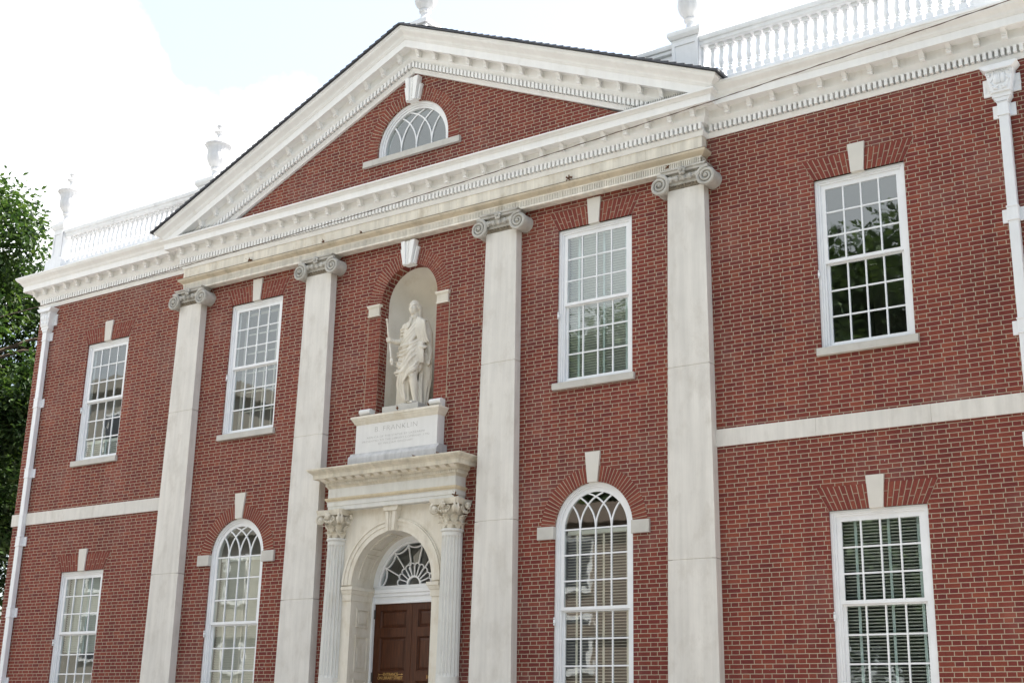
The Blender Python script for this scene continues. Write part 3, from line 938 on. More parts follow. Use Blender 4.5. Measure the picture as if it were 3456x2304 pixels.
nD = int(2 * (EX + 0.07) / DP)
dentil_row(d_, [-(nD - 1) / 2 * DP + DP * i for i in range(nD)], -PD - 0.110, -PD, 11.1575, 11.2655)
d_.build('dentil_band', 'cornice', C)
nm = 30
locs = [(-6.10 + 12.2 * i / (nm - 1), -PD - 0.13, 11.49) for i in range(nm)]
mod0.parent = C; mod0.location = locs[0]
for l in locs[1:]: copy_to(mod0, C, l)

# ---- raking cornice
SL = 0.44
def zr(x, za): return za - SL * abs(x)
RAKEP = [(0.11, 13.985), (0.18, 13.985), (0.19, 14.02), (0.215, 14.05), (0.22, 14.07), (0.16, 14.072), (0.16, 14.195), (0.245, 14.20), (0.255, 14.225), (0.285, 14.26), (0.297, 14.275), (0.297, 14.43), (0.475, 14.43), (0.475, 14.41), (0.493, 14.41), (0.495, 14.56), (0.507, 14.565), (0.515, 14.585), (0.53, 14.60)] + scurve(0.533, 14.604, 0.655, 14.745) + [(0.67, 14.75), (0.67, 14.79), (0.11, 14.79)]
m = MB()
rows = []
ends = lambda o: 6.0 + o
for sgn in (-1, 1):
    pass
rowL = [(-ends(o), -o, zr(ends(o), z)) for o, z in RAKEP]
rowM = [(0.0, -o, z) for o, z in RAKEP]
rowR = [(ends(o), -o, zr(ends(o), z)) for o, z in RAKEP]
m.strip([rowL, rowM, rowR], closed_v=True, caps=False)
for row, s in ((rowL, -1), (rowR, 1)):          # level returns at the two ends
    ret = [(x, 0.9, z) for x, y, z in row]
    m.strip([row, ret], closed_v=True, caps=False)
    m.add(ret, [tuple(range(len(ret)))])
RK = m.build('raking_cornice', 'cornice', HOUSE, smooth=25)
d_ = MB()
for s in (-1, 1):
    for i in range(66):
        x = s * (0.045 + DP * i)
        if i > 61: continue
        z0_, z1_ = 14.078, 14.19
        a_, b_ = x - 0.026, x + 0.026
        vs = [(xx, yy, zr(xx, zz)) for zz in (z0_, z1_) for xx, yy in ((a_, -0.278), (b_, -0.278), (b_, -0.15), (a_, -0.15))]
        d_.add(vs, [(3, 2, 1, 0), (4, 5, 6, 7), (0, 1, 5, 4), (1, 2, 6, 5), (2, 3, 7, 6), (3, 0, 4, 7)])
d_.build('dentil_band', 'cornice', RK)
for s in (-1, 1):
    md = modillion_mesh(-s * SL).build('modillion', 'cornice', RK)
    for i in range(14):
        x = s * (0.23 + 0.408 * i)
        l = (x, -0.297, zr(x, 14.43))
        if i == 0: md.location = l
        else: copy_to(md, RK, l)
# slate roof of the pediment: overlapping courses give a stepped edge
poly = []
base = lambda x: zr(x, 14.80)
nC = 46
XE = 6.74
for s in (-1, 1):
    seg = []
    for i in range(nC):
        xa = XE * i / nC; xb = XE * (i + 1) / nC
        seg.append((s * xa, base(xa) + 0.026)); seg.append((s * xb, base(xb) + 0.052)); 
    seg.append((s * XE, base(XE) + 0.0))
    if s < 0: left_seg = seg[::-1]
    else: right_seg = seg
poly = left_seg + right_seg[1:] + [(0, base(0) - 0.0)]
RF = MB()
def slab_poly(mb, poly, y0, y1):
    mb.prism_y(poly, y0, y1)
slab_poly(RF, poly, -0.715, 4.5)
RF.build('pediment_roof', 'slate', HOUSE)
# bird spikes where rake and cornice meet
sp = MB()
for s in (-1, 1):
    for i in range(26):
        x = s * (4.9 + 0.042 * i)
        for k in (-1, 0, 1):
            sp.tube([(x, -0.40, 11.69), (x + 0.03 * k, -0.42 + 0.02 * k, 11.80)], 0.0022, 3)
    xs_ = sorted((s * 4.88, s * 6.0))
    sp.box(xs_[0], xs_[1], -0.43, -0.38, 11.685, 11.70)
sp.build('bird_spikes', 'metal', HOUSE)

# ---- balustrade
bal = MB()
BP = [(0.05, 0.115), (0.032, 0.125), (0.030, 0.14), (0.044, 0.152), (0.052, 0.175), (0.048, 0.20), (0.032, 0.218), (0.030, 0.226), (0.044, 0.236), (0.046, 0.246), (0.040, 0.256), (0.050, 0.285), (0.056, 0.32), (0.054, 0.36), (0.045, 0.42), (0.035, 0.49), (0.030, 0.545), (0.033, 0.56), (0.040, 0.565), (0.040, 0.58), (0.031, 0.586), (0.033, 0.60), (0.046, 0.612)]
bal.lathe(BP, n=12)
bal.box(-0.056, 0.056, -0.056, 0.056, 0.0, 0.115); bal.box(-0.052, 0.052, -0.052, 0.052, 0.61, 0.672)
bal0 = bal.build('baluster', 'rail', None, smooth=40)
bal_used = False
def urn_ped(x, hw, parent, ext=0.0):
    p = MB()
    y0, y1 = -0.075, -0.075 + 2 * hw
    p.box(x - hw, x + hw, y0, y1, 12.25, 13.0)
    p.prism_y([(x - hw - 0.13, 11.8), (x + hw + 0.13, 11.8), (x + hw + 0.13, 12.2), (x + hw + 0.02, 12.27), (x - hw - 0.02, 12.27), (x - hw - 0.13, 12.2)], y0 - 0.06, y1 + 0.06)
    sweep_plan(p, [(x - hw, y1), (x - hw, y0), (x + hw, y0), (x + hw, y1), (x - hw, y1)], [(-0.02, 12.955), (0.004, 12.955), (0.012, 12.98), (0.012, 13.0), (0.03, 13.005), (0.05, 13.04), (0.062, 13.065), (0.064, 13.07), (0.064, 13.135), (-0.02, 13.15)])
    p.box(x - hw - 0.05, x + hw + 0.05, y0 - 0.05, y1 + 0.05, 13.1, 13.152)
    # sunk panel: raised border strips
    b = 0.055
    for a0_, a1_, c0, c1 in ((x - hw, x - hw + b, 12.3, 12.95), (x + hw - b, x + hw, 12.3, 12.95), (x - hw + b, x + hw - b, 12.88, 12.95), (x - hw + b, x + hw - b, 12.3, 12.37)):
        p.box(a0_, a1_, y0 - 0.014, y0 + 0.01, c0, c1)
    return p.build('urn_pedestal', 'rail', parent, smooth=30)
for s in (-1, 1):
    r_ = MB()
    xi, xo = 5.84 + 0.2, 10.9 - 0.1
    xs_ = sorted((s * xi, s * xo))
    prof_r = [(0.0, 12.80), (-0.02, 12.80), (-0.045, 12.82), (-0.05, 12.845), (-0.05, 12.87), (-0.075, 12.885), (-0.085, 12.92), (-0.085, 12.96), (-0.06, 12.985), (0.23, 12.985), (0.255, 12.96), (0.255, 12.92), (0.22, 12.87), (0.22, 12.845), (0.19, 12.80)]
    r_.prism_x([(y + 0.02, z) for y, z in prof_r], xs_[0], xs_[1])
    r_.box(xs_[0], xs_[1], -0.03, 0.24, 11.78, 12.10); r_.prism_x([(-0.03, 12.1005), (0.0, 12.13), (0.21, 12.13), (0.24, 12.1005)], xs_[0], xs_[1])
    # solid parapet behind the pediment roof and along the flank
    xs2 = sorted((s * 2.2, s * 5.65))
    r_.box(xs2[0], xs2[1], 0.02, 0.2, 11.9, 12.82)
    r_.prism_x([(y + 0.02, z) for y, z in prof_r], xs2[0], xs2[1])
    xs3 = sorted((s * 10.8, s * 11.02))
    r_.box(xs3[0], xs3[1], 0.3, 14.5, 11.78, 12.98)
    BL = r_.build('balustrade', 'rail', HOUSE, smooth=30)
    nb = 27
    for i in range(nb):
        x = s * (6.265 + (10.555 - 6.265) * i / (nb - 1))
        if not bal_used:
            bal0.parent = BL; bal0.location = (x, 0.105, 12.13); bal_used = True
        else:
            copy_to(bal0, BL, (x, 0.105, 12.13))
    # half baluster against the pedestal
    hb = MB().box(s * 6.085 - 0.02, s * 6.085 + 0.03, 0.06, 0.15, 12.13, 12.80)
    hb.build('half_baluster', 'rail', BL)
    urn_ped(s * 5.84, 0.245, HOUSE)
    urn_ped(s * 10.9, 0.17, HOUSE)
# pedestal on the ridge
p = MB()
p.box(-0.2, 0.2, -0.13, 0.27, 14.6, 15.06)
p.prism_y([(-0.225, 15.06), (0.225, 15.06), (0.245, 15.10), (0.245, 15.15), (-0.245, 15.15), (-0.245, 15.10)], -0.175, 0.315)
p.build('urn_pedestal', 'rail', HOUSE)

# ---- urns (each rests on its pedestal)
UP = [(r * 0.85, z) for r, z in [(0.0, 0.08), (0.17, 0.08), (0.165, 0.10), (0.12, 0.13), (0.095, 0.20), (0.10, 0.25), (0.135, 0.27), (0.145, 0.29), (0.135, 0.31), (0.125, 0.325), (0.145, 0.34), (0.15, 0.355), (0.175, 0.385), (0.215, 0.43), (0.245, 0.49), (0.262, 0.56), (0.262, 0.63), (0.250, 0.635), (0.258, 0.70), (0.272, 0.77), (0.295, 0.815), (0.325, 0.835), (0.345, 0.85), (0.35, 0.87), (0.335, 0.89), (0.30, 0.905), (0.235, 0.94), (0.15, 0.98), (0.085, 1.02), (0.055, 1.065), (0.052, 1.11), (0.075, 1.155), (0.125, 1.18), (0.14, 1.195), (0.12, 1.215), (0.06, 1.23), (0.032, 1.25), (0.03, 1.275), (0.06, 1.295), (0.082, 1.325), (0.085, 1.35), (0.065, 1.375), (0.03, 1.40), (0.0, 1.41)]]
def urn_mod(a, z):
    if 0.36 < z < 0.632:
        return 1 + 0.05 * abs(math.cos(4.5 * a)) - 0.02
    if 0.632 <= z < 0.80:
        return 1 + 0.022 * math.cos(18 * a)
    return 1.0
urn_me = None
for x, y, z, lb in ((-10.9, 0.105, 13.152, 'white lidded urn on the end pedestal of the roof balustrade beside the trees'),
                    (-5.84, 0.17, 13.152, 'white lidded urn on a pedestal rising behind the left slope of the pediment'),
                    (0.0, 0.07, 15.15, 'white urn on the small block at the very peak of the pediment'),
                    (5.84, 0.17, 13.152, 'white urn on the panelled pedestal beside the long right balustrade')):
    U = tag(empty('roof_urn', (x, y, z)), lb, 'urn', 'white urns along the roof')
    if urn_me is None:
        u_ = MB().lathe([q for q in UP if q[1] < 0.90], n=72, mod=urn_mod)
        u0 = u_.build('urn_bowl', 'urn', U, smooth=35)
        l0 = MB().lathe([(0.0, 0.895)] + [q for q in UP if q[1] >= 0.90], n=32).build('urn_lid', 'urn', U, smooth=35)
        b0_ = MB().box(-0.15, 0.15, -0.15, 0.15, 0.0, 0.082).build('urn_foot', 'urn', U, bevel=0.008)
        urn_me = (u0, l0, b0_)
    else:
        for q in urn_me: copy_to(q, U, (0, 0, 0))

# ---- downspouts
def downspout(s):
    xc = s * 10.868
    d = MB()
    d.box(xc - 0.068, xc + 0.068, -0.125, -0.012, -0.05, 10.44)
    D = d.build('downspout', 'white', HOUSE, bevel=0.012)
    h = MB()
    h.prism_y([(xc - 0.13, 10.56), (xc + 0.13, 10.56), (xc + 0.195, 10.90), (xc - 0.195, 10.90)], -0.175, 0.0)
    h.prism_y([(xc - 0.19, 10.90), (xc + 0.19, 10.90), (xc + 0.26, 10.965), (xc + 0.262, 10.985), (xc - 0.262, 10.985), (xc - 0.26, 10.965)], -0.225, 0.0)
    h.box(xc - 0.13, xc + 0.13, -0.15, 0.0, 10.49, 10.56); h.box(xc - 0.138, xc + 0.138, -0.157, 0.0, 10.552, 10.566)
    h.prism_y([(xc - 0.075, 10.42), (xc + 0.075, 10.42), (xc + 0.12, 10.489), (xc - 0.12, 10.489)], -0.14, 0.0)
    h.box(xc - 0.27, xc + 0.25, -0.028, 0.004, 10.585, 10.855)
    LH = h.build('leader_head', 'white', D, bevel=0.004)
    rl = MB()
    for q in (-0.045, 0.045):                      # urn-like relief with leaves
        rl.ball((xc + q, -0.172, 10.765), (0.05, 0.024, 0.085), 10, 7)
    rl.box(xc - 0.008, xc + 0.008, -0.197, -0.17, 10.69, 10.84)
    for sg in (-1, 1):
        rl.tube([(xc + sg * (0.10 + 0.03 * math.sin(i * 0.8)), -0.178, 10.68 + 0.022 * i) for i in range(8)], 0.012, 5)
        rl.tube([(xc + sg * (0.15 + 0.025 * math.cos(i * 0.9)), -0.178, 10.845 + 0.025 * math.sin(i * 0.9)) for i in range(7)], 0.011, 5)
        rl.tube([(xc + sg * (0.02 + 0.014 * i), -0.178, 10.60 + 0.008 * i) for i in range(7)], [0.012 + 0.006 * math.sin(i * 0.5) for i in range(7)], 5)
        rl.tube([(xc + sg * (0.02 + 0.012 * i), -0.178, 10.655 - 0.008 * i) for i in range(7)], [0.012 + 0.006 * math.sin(i * 0.5) for i in range(7)], 5)
    for i in range(6):
        rl.tube([(xc - 0.075 + 0.03 * i, -0.176, 10.85), (xc - 0.085 + 0.034 * i, -0.18, 10.895)], 0.009, 5)
    rl.build('relief', 'white', D, smooth=50)
    text_obj('date_number', '17', 0.135, (xc - 0.205, -0.03, 10.65), 'white', D, 0.008)
    text_obj('date_number', '90', 0.135, (xc + 0.195, -0.03, 10.66), 'white', D, 0.008)
    first = None
    for z0_, z1_ in ((10.225, 10.42), (8.62, 8.835), (7.0, 7.20), (5.455, 5.67), (3.9, 4.115), (2.42, 2.64), (0.9, 1.1)):
        zc = (z0_ + z1_) / 2
        if first is None:
            st = MB().box(-0.165, 0.155, -0.024, 0.004, -0.1, 0.1)
            st.box(-0.074, 0.074, -0.132, -0.02, -0.1, 0.1)
            for q in (-0.1, 0.1): st.box(-0.082, 0.082, -0.14, -0.02, q - 0.011, q + 0.011)
            first = st.build('pipe_strap', 'white', D, loc=(xc, 0, zc), bevel=0.004)
        else: copy_to(first, D, (xc, 0, zc))
for s in (-1, 1): downspout(s)

# ---- niche
m = MB()
N = 28
rows = []
for i in range(N + 1):
    a = PI * i / N
    rows.append([(NR * math.cos(a), 0.22 + 0.62 * math.sin(a), NZ0), (NR * math.cos(a), 0.22 + 0.62 * math.sin(a), NZS)])
m.strip(rows)
rows = []
for j in range(15):
    e = PI / 2 * j / 14
    rows.append([(NR * math.cos(a) * math.cos(e), 0.22 + 0.62 * math.sin(a) * math.cos(e), NZS + NR * math.sin(e)) for a in [PI * i / N for i in range(N + 1)]])
m.strip(rows)
m.build('niche', 'plaster', HOUSE, smooth=60, recalc=False)
MB().box(-NR, NR, -0.02, 0.9, NZ0 - 0.05, NZ0 + 0.002).build('niche_floor', 'portal_grey', HOUSE)
NSo = []
for s, a0_, a1_ in ((1, 0.0, PI / 2 - 0.17), (-1, PI / 2 + 0.17, PI)):
    bk, mo = ring_arch(0, NZS, NR, 0.955, 20, a0_, a1_, split=True)
    NSo.append(bk.build('niche_arch', 'rubbed', HOUSE)); mo.build('arch_mortar', 'mortar', NSo[-1])
    bk = MB(); mo = MB()
    z = NZ0 + 0.18
    i = 0
    while z < 9.15:
        x0_, x1_ = NR + 0.001, 0.952
        c = x0_ + (x1_ - x0_) * (0.34 if i % 2 else 0.66)
        for a_, b_ in ((x0_, c - 0.006), (c + 0.006, x1_)):
            xs_ = sorted((s * a_, s * b_)); bk.box(xs_[0], xs_[1], -0.008, 0.04, z, min(z + 0.056, 9.16))
        z += 0.0677; i += 1
    xs_ = sorted((s * (NR + 0.0005), s * 0.966)); mo.box(xs_[0], xs_[1], -0.004, 0.035, NZ0 + 0.17, 9.17)
    q = bk.build('niche_jamb', 'rubbed', HOUSE); mo.build('arch_mortar', 'mortar', q)
NS = NSo[0]
carved_key('keystone', 10.055, 10.515, 0.145, 0.168, 10.38, 0.215, 0.0, NS)
for s in (-1, 1):                                # fluted imposts
    i_ = MB()
    xs_ = sorted((s * 0.69, s * 0.945))
    i_.box(xs_[0], xs_[1], -0.042, 0.035, 9.19, 9.335)
    sweep_plan(i_, [(xs_[0], 0.035), (xs_[0], -0.042), (xs_[1], -0.042), (xs_[1], 0.035)], [(-0.02, 9.33), (0.005, 9.33), (0.02, 9.35), (0.028, 9.372), (0.028, 9.388), (-0.02, 9.392)])
    i_.box(xs_[0] - 0.012, xs_[1] + 0.012, -0.05, 0.035, 9.165, 9.19)
    for k in range(9):
        xx = xs_[0] + 0.012 + 0.0272 * k
        i_.box(xx, xx + 0.014, -0.047, -0.035, 9.20, 9.32)
    i_.build('niche_impost', 'portal', HOUSE)
    c_ = MB()                                    # scroll blocks on the ledge
    c_.box(xs_[0], xs_[1], -0.10, 0.03, NZ0 + 0.01, 7.345)
    c_.tube([(xs_[0] - 0.001, -0.105, 7.30), (xs_[1] + 0.001, -0.105, 7.30)], 0.055, 12)
    c_.build('scroll_block', 'pedestal', HOUSE, smooth=40)

# ---- pedestal block with the inscription
pb = MB()
pb.prism_x([(-0.20, 6.505), (-0.235, 6.50), (-0.245, 6.465), (-0.285, 6.44), (-0.30, 6.40), (-0.30, 6.235), (0.02, 6.235), (0.02, 6.505)], -1.02, 1.02)
PB = MB().box(-0.945, 0.945, -0.20, 0.02, 6.506, 7.05).build('statue_pedestal', 'pedestal', HOUSE, bevel=0.004)
pb.build('pedestal_base', 'base_stone', PB)
cp = MB()
sweep_plan(cp, [(-0.945, 0.02), (-0.945, -0.20), (0.945, -0.20), (0.945, 0.02)], [(-0.05, 7.035), (0.004, 7.035), (0.012, 7.05), (0.03, 7.065), (0.034, 7.075), (0.045, 7.10), (0.066, 7.13), (0.07, 7.14), (0.082, 7.145), (0.082, 7.185), (-0.05, 7.197)])
for i in range(60):
    cp.ball((-0.97 + 1.94 * (i + 0.5) / 60, -0.252, 7.115), (0.011, 0.01, 0.017), 5, 4)
cp.build('pedestal_cap', 'portal', PB, smooth=30)
yt = -0.2005
text_obj('inscription', 'B. FRANKLIN', 0.138, (0.0, yt, 6.872), 'engraved', PB, 0.0008, xs=1.17, offset=-0.0032, spacing=1.10)
text_obj('inscription', 'REPLICA OF THE STATUE BY LAZZARINI', 0.055, (0.0, yt, 6.757), 'engraved', PB, 0.0008, xs=1.27, offset=-0.0012, spacing=1.08)
text_obj('inscription', 'PRESENTED TO THE LIBRARY COMPANY  1792', 0.055, (0.0, yt, 6.69), 'engraved', PB, 0.0008, xs=1.27, offset=-0.0012, spacing=1.08)
text_obj('inscription', 'BY WILLIAM BINGHAM', 0.055, (0.0, yt, 6.627), 'engraved', PB, 0.0008, xs=1.33, offset=-0.0012, spacing=1.08)

# ---- doorway
DZS, DR = 4.155, 0.905
pn = MB()
wall_plate(pn, [(-1.30, 0.9), (1.30, 0.9), (1.30, 5.5), (-1.30, 5.5)], [[(-DR, 0.95), (DR, 0.95)] + arc(0, DZS, DR, 0, PI, 36)], -0.12, 0.62)
pn.add([(s * 1.30, y, z) for s in (-1, 1) for y, z in ((-0.12, 0.9), (0.01, 0.9), (0.01, 5.5), (-0.12, 5.5))], [(0, 1, 2, 3), (7, 6, 5, 4)])
DW = pn.build('door_surround', 'portal', HOUSE, recalc=False)
av = MB()                                         # archivolt
for r0_, r1_, y_ in ((DR, DR + 0.09, -0.145), (DR + 0.09, DR + 0.16, -0.160), (DR + 0.16, DR + 0.20, -0.178), (DR + 0.20, DR + 0.225, -0.150)):
    rows = []
    for i in range(41):
        t = PI * i / 40
        rows.append([(r * math.cos(t), y, DZS + r * math.sin(t)) for r, y in ((r0_, y_), (r1_, y_), (r1_, -0.1), (r0_, -0.1))])
    av.strip(rows, closed_v=True, caps=True)
av.build('archivolt', 'portal', DW, smooth=30)
for s in (-1, 1):
    im = MB()                                     # impost block wrapping into the reveal
    path = [(s * 1.1, -0.125), (s * (DR + 0.002), -0.125), (s * (DR + 0.002), 0.44)] if s < 0 else [(DR + 0.002, 0.44), (DR + 0.002, -0.125), (1.1, -0.125)]
    sweep_plan(im, path, [(-0.01, 3.885), (0.012, 3.885), (0.018, 3.905), (0.018, 3.99), (0.03, 4.0), (0.05, 4.035), (0.055, 4.06), (0.072, 4.07), (0.072, 4.125), (-0.01, 4.13)])
    im.build('door_impost', 'portal', DW, smooth=30)
    pf = MB()                                     # raised frames of the reveal panels
    xr = s * DR
    def fr(y0, y1, z0, z1, t=0.03):
        for a0_, a1_, c0, c1 in ((y0, y0 + t, z0, z1), (y1 - t, y1, z0, z1), (y0 + t, y1 - t, z1 - t, z1), (y0 + t, y1 - t, z0, z0 + t)):
            xs_ = sorted((xr, xr - s * 0.016)); pf.box(xs_[0], xs_[1], a0_, a1_, c0, c1)
        xs_ = sorted((xr, xr - s * 0.012)); pf.box(xs_[0], xs_[1], y0 + 2.2 * t, y1 - 2.2 * t, z0 + 2.2 * t, z1 - 2.2 * t)
    fr(0.04, 0.38, 3.44, 3.765); fr(0.04, 0.38, 2.68, 3.30); fr(0.04, 0.38, 1.9, 2.56)
    pf.build('reveal_panel', 'portal', DW)
cf = MB()                                         # coffers of the vault
def vault_frame(a0, a1, y0=0.03, y1=0.36, t=0.03):
    def band(b0, b1, c0, c1, h=0.016):
        rows = []
        K = max(2, int(abs(b1 - b0) / 0.06))
        for i in range(K + 1):
            q = b0 + (b1 - b0) * i / K
            rows.append([(r * math.cos(q), y, DZS + r * math.sin(q)) for r, y in ((DR - h, c0), (DR - h, c1), (DR + 0.002, c1), (DR + 0.002, c0))])
        cf.strip(rows, closed_v=True, caps=True)
    dt = t / DR
    band(a0, a1, y0, y0 + t); band(a0, a1, y1 - t, y1); band(a0, a0 + dt, y0 + t, y1 - t); band(a1 - dt, a1, y0 + t, y1 - t)
    band(a0 + 2.4 * dt, a1 - 2.4 * dt, y0 + 2.2 * t, y1 - 2.2 * t, 0.01)
for a0 in (6, 42, 73, 107, 138): pass
for a0, a1 in ((7, 38), (44, 78), (102, 136), (142, 173)): vault_frame(R(a0), R(a1))
cf.build('vault_coffer', 'portal', DW, smooth=30)
kd = MB()
kd.prism_y([(-0.107, 5.05), (0.107, 5.05), (0.132, 5.40), (-0.132, 5.40)], -0.215, -0.1)
kd.prism_y([(-0.135, 5.40), (0.135, 5.40), (0.165, 5.445), (0.165, 5.49), (-0.165, 5.49), (-0.165, 5.445)], -0.245, -0.1)
for s in (-1, 1):
    kd.prism_y([(s * 0.035, 5.05), (s * 0.095, 5.05), (s * 0.118, 5.395), (s * 0.05, 5.395)][::s], -0.232, -0.21)
for i in range(11): kd.ball((0, -0.218, 5.075 + 0.031 * i), (0.018, 0.016, 0.015), 6, 5)
kd.build('keystone', 'portal', DW, smooth=30)
# frame, transom, fanlight
YD = 0.50
fm = MB()
for s in (-1, 1):
    xs_ = sorted((s * 0.865, s * 0.92)); fm.box(xs_[0], xs_[1], YD - 0.05, YD + 0.08, 0.95, 4.0)
fm.prism_x([(YD - 0.02, 3.87), (YD - 0.035, 3.875), (YD - 0.035, 3.90), (YD - 0.01, 3.92), (YD - 0.01, 3.985), (YD - 0.05, 4.0), (YD - 0.05, 4.04), (YD - 0.075, 4.06), (YD - 0.075, 4.12), (YD - 0.02, 4.135), (YD - 0.02, 4.19), (YD + 0.08, 4.19), (YD + 0.08, 3.87)], -0.90, 0.90)
for r0_, r1_, y_ in ((0.76, 0.80, YD - 0.01), (0.80, 0.92, YD - 0.04)):
    rows = []
    for i in range(41):
        t = PI * i / 40
        rows.append([(r * math.cos(t), y, 4.17 + r * math.sin(t)) for r, y in ((r0_, y_), (r1_, y_), (r1_, YD + 0.08), (r0_, YD + 0.08))])
    fm.strip(rows, closed_v=True, caps=True)
fm.build('door_frame', 'white', DW, smooth=30)
fl = MB()
FZ = 4.19
def bar2(p, q, wd=0.02): curve_bar(fl, [p, ((p[0] + q[0]) / 2, (p[1] + q[1]) / 2), q], wd, YD, YD + 0.03)
def pol(r, d): return (r * math.cos(R(d)), FZ + r * math.sin(R(d)))
curve_bar(fl, arc(0, FZ, 0.145, 0, PI, 20), 0.032, YD - 0.004, YD + 0.034)
nP = 10
for i in range(nP + 1):
    d = 180 * i / nP
    bar2(pol(0.16, d), pol(0.335, d), 0.018)
for i in range(nP):
    d0, d1 = 180 * i / nP, 180 * (i + 1) / nP
    p0, p1 = Vector(pol(0.335, d0)), Vector(pol(0.335, d1))
    c = (p0 + p1) / 2; rr = (p1 - p0).length / 2
    od = (c - Vector((0, FZ))).normalized(); td = (p1 - p0).normalized()
    curve_bar(fl, [tuple(c + rr * (-math.cos(PI * k / 10) * td + 1.05 * math.sin(PI * k / 10) * od)) for k in range(11)], 0.018, YD + 0.002, YD + 0.03)
nO = 7
for i in range(nO + 1):
    d = 180 * i / nO
    if 0 < i < nO: bar2(pol(0.37, d), pol(0.77, d), 0.02)
for i in range(nO):
    d0, d1 = 180 * i / nO, 180 * (i + 1) / nO
    p0, p1 = Vector(pol(0.765, d0)), Vector(pol(0.765, d1))
    c = (p0 + p1) / 2; rr = (p1 - p0).length / 2
    od = (Vector((0, FZ)) - c).normalized(); td = (p1 - p0).normalized()
    curve_bar(fl, [tuple(c + rr * (-math.cos(PI * k / 12) * td + 0.5 * math.sin(PI * k / 12) * od)) for k in range(13)], 0.022, YD + 0.002, YD + 0.03)
fl.build('fanlight', 'white', DW)
MB().prism_y(arc(0, FZ, 0.77, 0, PI, 36), YD + 0.04, YD + 0.044).build('fanlight_pane', 'glass', DW)
rm = MB().box(-1.2, 1.2, 0.62, 4.5, 3.9, 5.3)
rm.f = [f for i, f in enumerate(rm.f) if i != 2]
rm.build('hall_wall', 'interior', DW, recalc=False)
# door leaves
def door_leaf(x0, x1, hinge_left):
    d = MB()
    z0, z1 = 1.0, 3.87
    st = 0.13
    rails = [(z0, 1.25), (1.25, 1.25), ]
    pz = [(1.2, 1.75), (1.90, 2.53), (2.70, 3.29), (3.445, 3.755)]
    d.box(x0, x0 + st, YD, YD + 0.06, z0, z1); d.box(x1 - st, x1, YD, YD + 0.06, z0, z1)
    prev = z0
    for a_, b_ in pz + [(z1, z1)]:
        d.box(x0 + st, x1 - st, YD + 0.0005, YD + 0.0595, prev, a_); prev = b_
    for a_, b_ in pz:
        xa, xb = x0 + st, x1 - st
        t = 0.028
        # sunk moulding (sloping) and raised field
        q0 = [(xa, YD + 0.006, a_), (xb, YD + 0.006, a_), (xb, YD + 0.006, b_), (xa, YD + 0.006, b_)]
        q1 = [(xa + t, YD + 0.034, a_ + t), (xb - t, YD + 0.034, a_ + t), (xb - t, YD + 0.034, b_ - t), (xa + t, YD + 0.034, b_ - t)]
        q2 = [(xa + 2.4 * t, YD + 0.016, a_ + 2.4 * t), (xb - 2.4 * t, YD + 0.016, a_ + 2.4 * t), (xb - 2.4 * t, YD + 0.016, b_ - 2.4 * t), (xa + 2.4 * t, YD + 0.016, b_ - 2.4 * t)]
        d.add(q0 + q1 + q2, [(i, (i + 1) % 4, 4 + (i + 1) % 4, 4 + i) for i in range(4)] + [(4 + i, 4 + (i + 1) % 4, 8 + (i + 1) % 4, 8 + i) for i in range(4)] + [(8, 9, 10, 11)])
    L = d.build('door', 'wood', HOUSE, recalc=False)
    hx = x0 if hinge_left else x1
    for zc in (3.69, 2.60, 1.4):
        MB().tube([(hx, YD - 0.01, zc - 0.08), (hx, YD - 0.01, zc + 0.08)], 0.02, 8).build('hinge', 'metal', L)
    kx = x1 - 0.065 if hinge_left else x0 + 0.065
    MB().tube([(kx, YD, 2.15), (kx, YD - 0.05, 2.15)], 0.012, 8).ball((kx, YD - 0.065, 2.15), 0.034, 12, 8).build('door_knob', 'gold', L, smooth=50)
    return L
DL = door_leaf(-0.863, -0.004, True)
DR_ = door_leaf(0.004, 0.863, False)
text_obj('door_lettering', 'ENTRANCE', 0.074, (-0.437, YD - 0.0015, 2.622), 'gold', DL, 0.001, xs=0.90)
text_obj('door_lettering', 'ON LIBRARY STREET', 0.074, (-0.445, YD - 0.0015, 2.560), 'gold', DL, 0.001, xs=0.84)
ar = MB()
ar.box(-0.70, -0.60, YD - 0.002, YD + 0.001, 2.641, 2.647); ar.box(-0.275, -0.175, YD - 0.002, YD + 0.001, 2.641, 2.647)
ar.prism_y([(-0.19, 2.630), (-0.155, 2.644), (-0.19, 2.658)], YD - 0.002, YD + 0.001)
ar.prism_y([(-0.72, 2.628), (-0.655, 2.644), (-0.72, 2.660), (-0.708, 2.644)], YD - 0.002, YD + 0.001)
ar.build('door_arrow', 'gold', DL)
text_obj('door_number', '105', 0.092, (0.43, YD - 0.0015, 2.567), 'gold', DR_, 0.001)
MB().box(-1.9, 1.9, -1.5, 0.6, -0.1, 0.9).box(-1.9, 1.9, -1.85, -1.5, -0.1, 0.75).box(-1.9, 1.9, -2.2, -1.85, -0.1, 0.6).box(-1.9, 1.9, -2.55, -2.2, -0.1, 0.45).box(-1.9, 1.9, -2.9, -2.55, -0.1, 0.3).box(-1.9, 1.9, -3.25, -2.9, -0.1, 0.15).build('front_steps', 'stone', HOUSE)

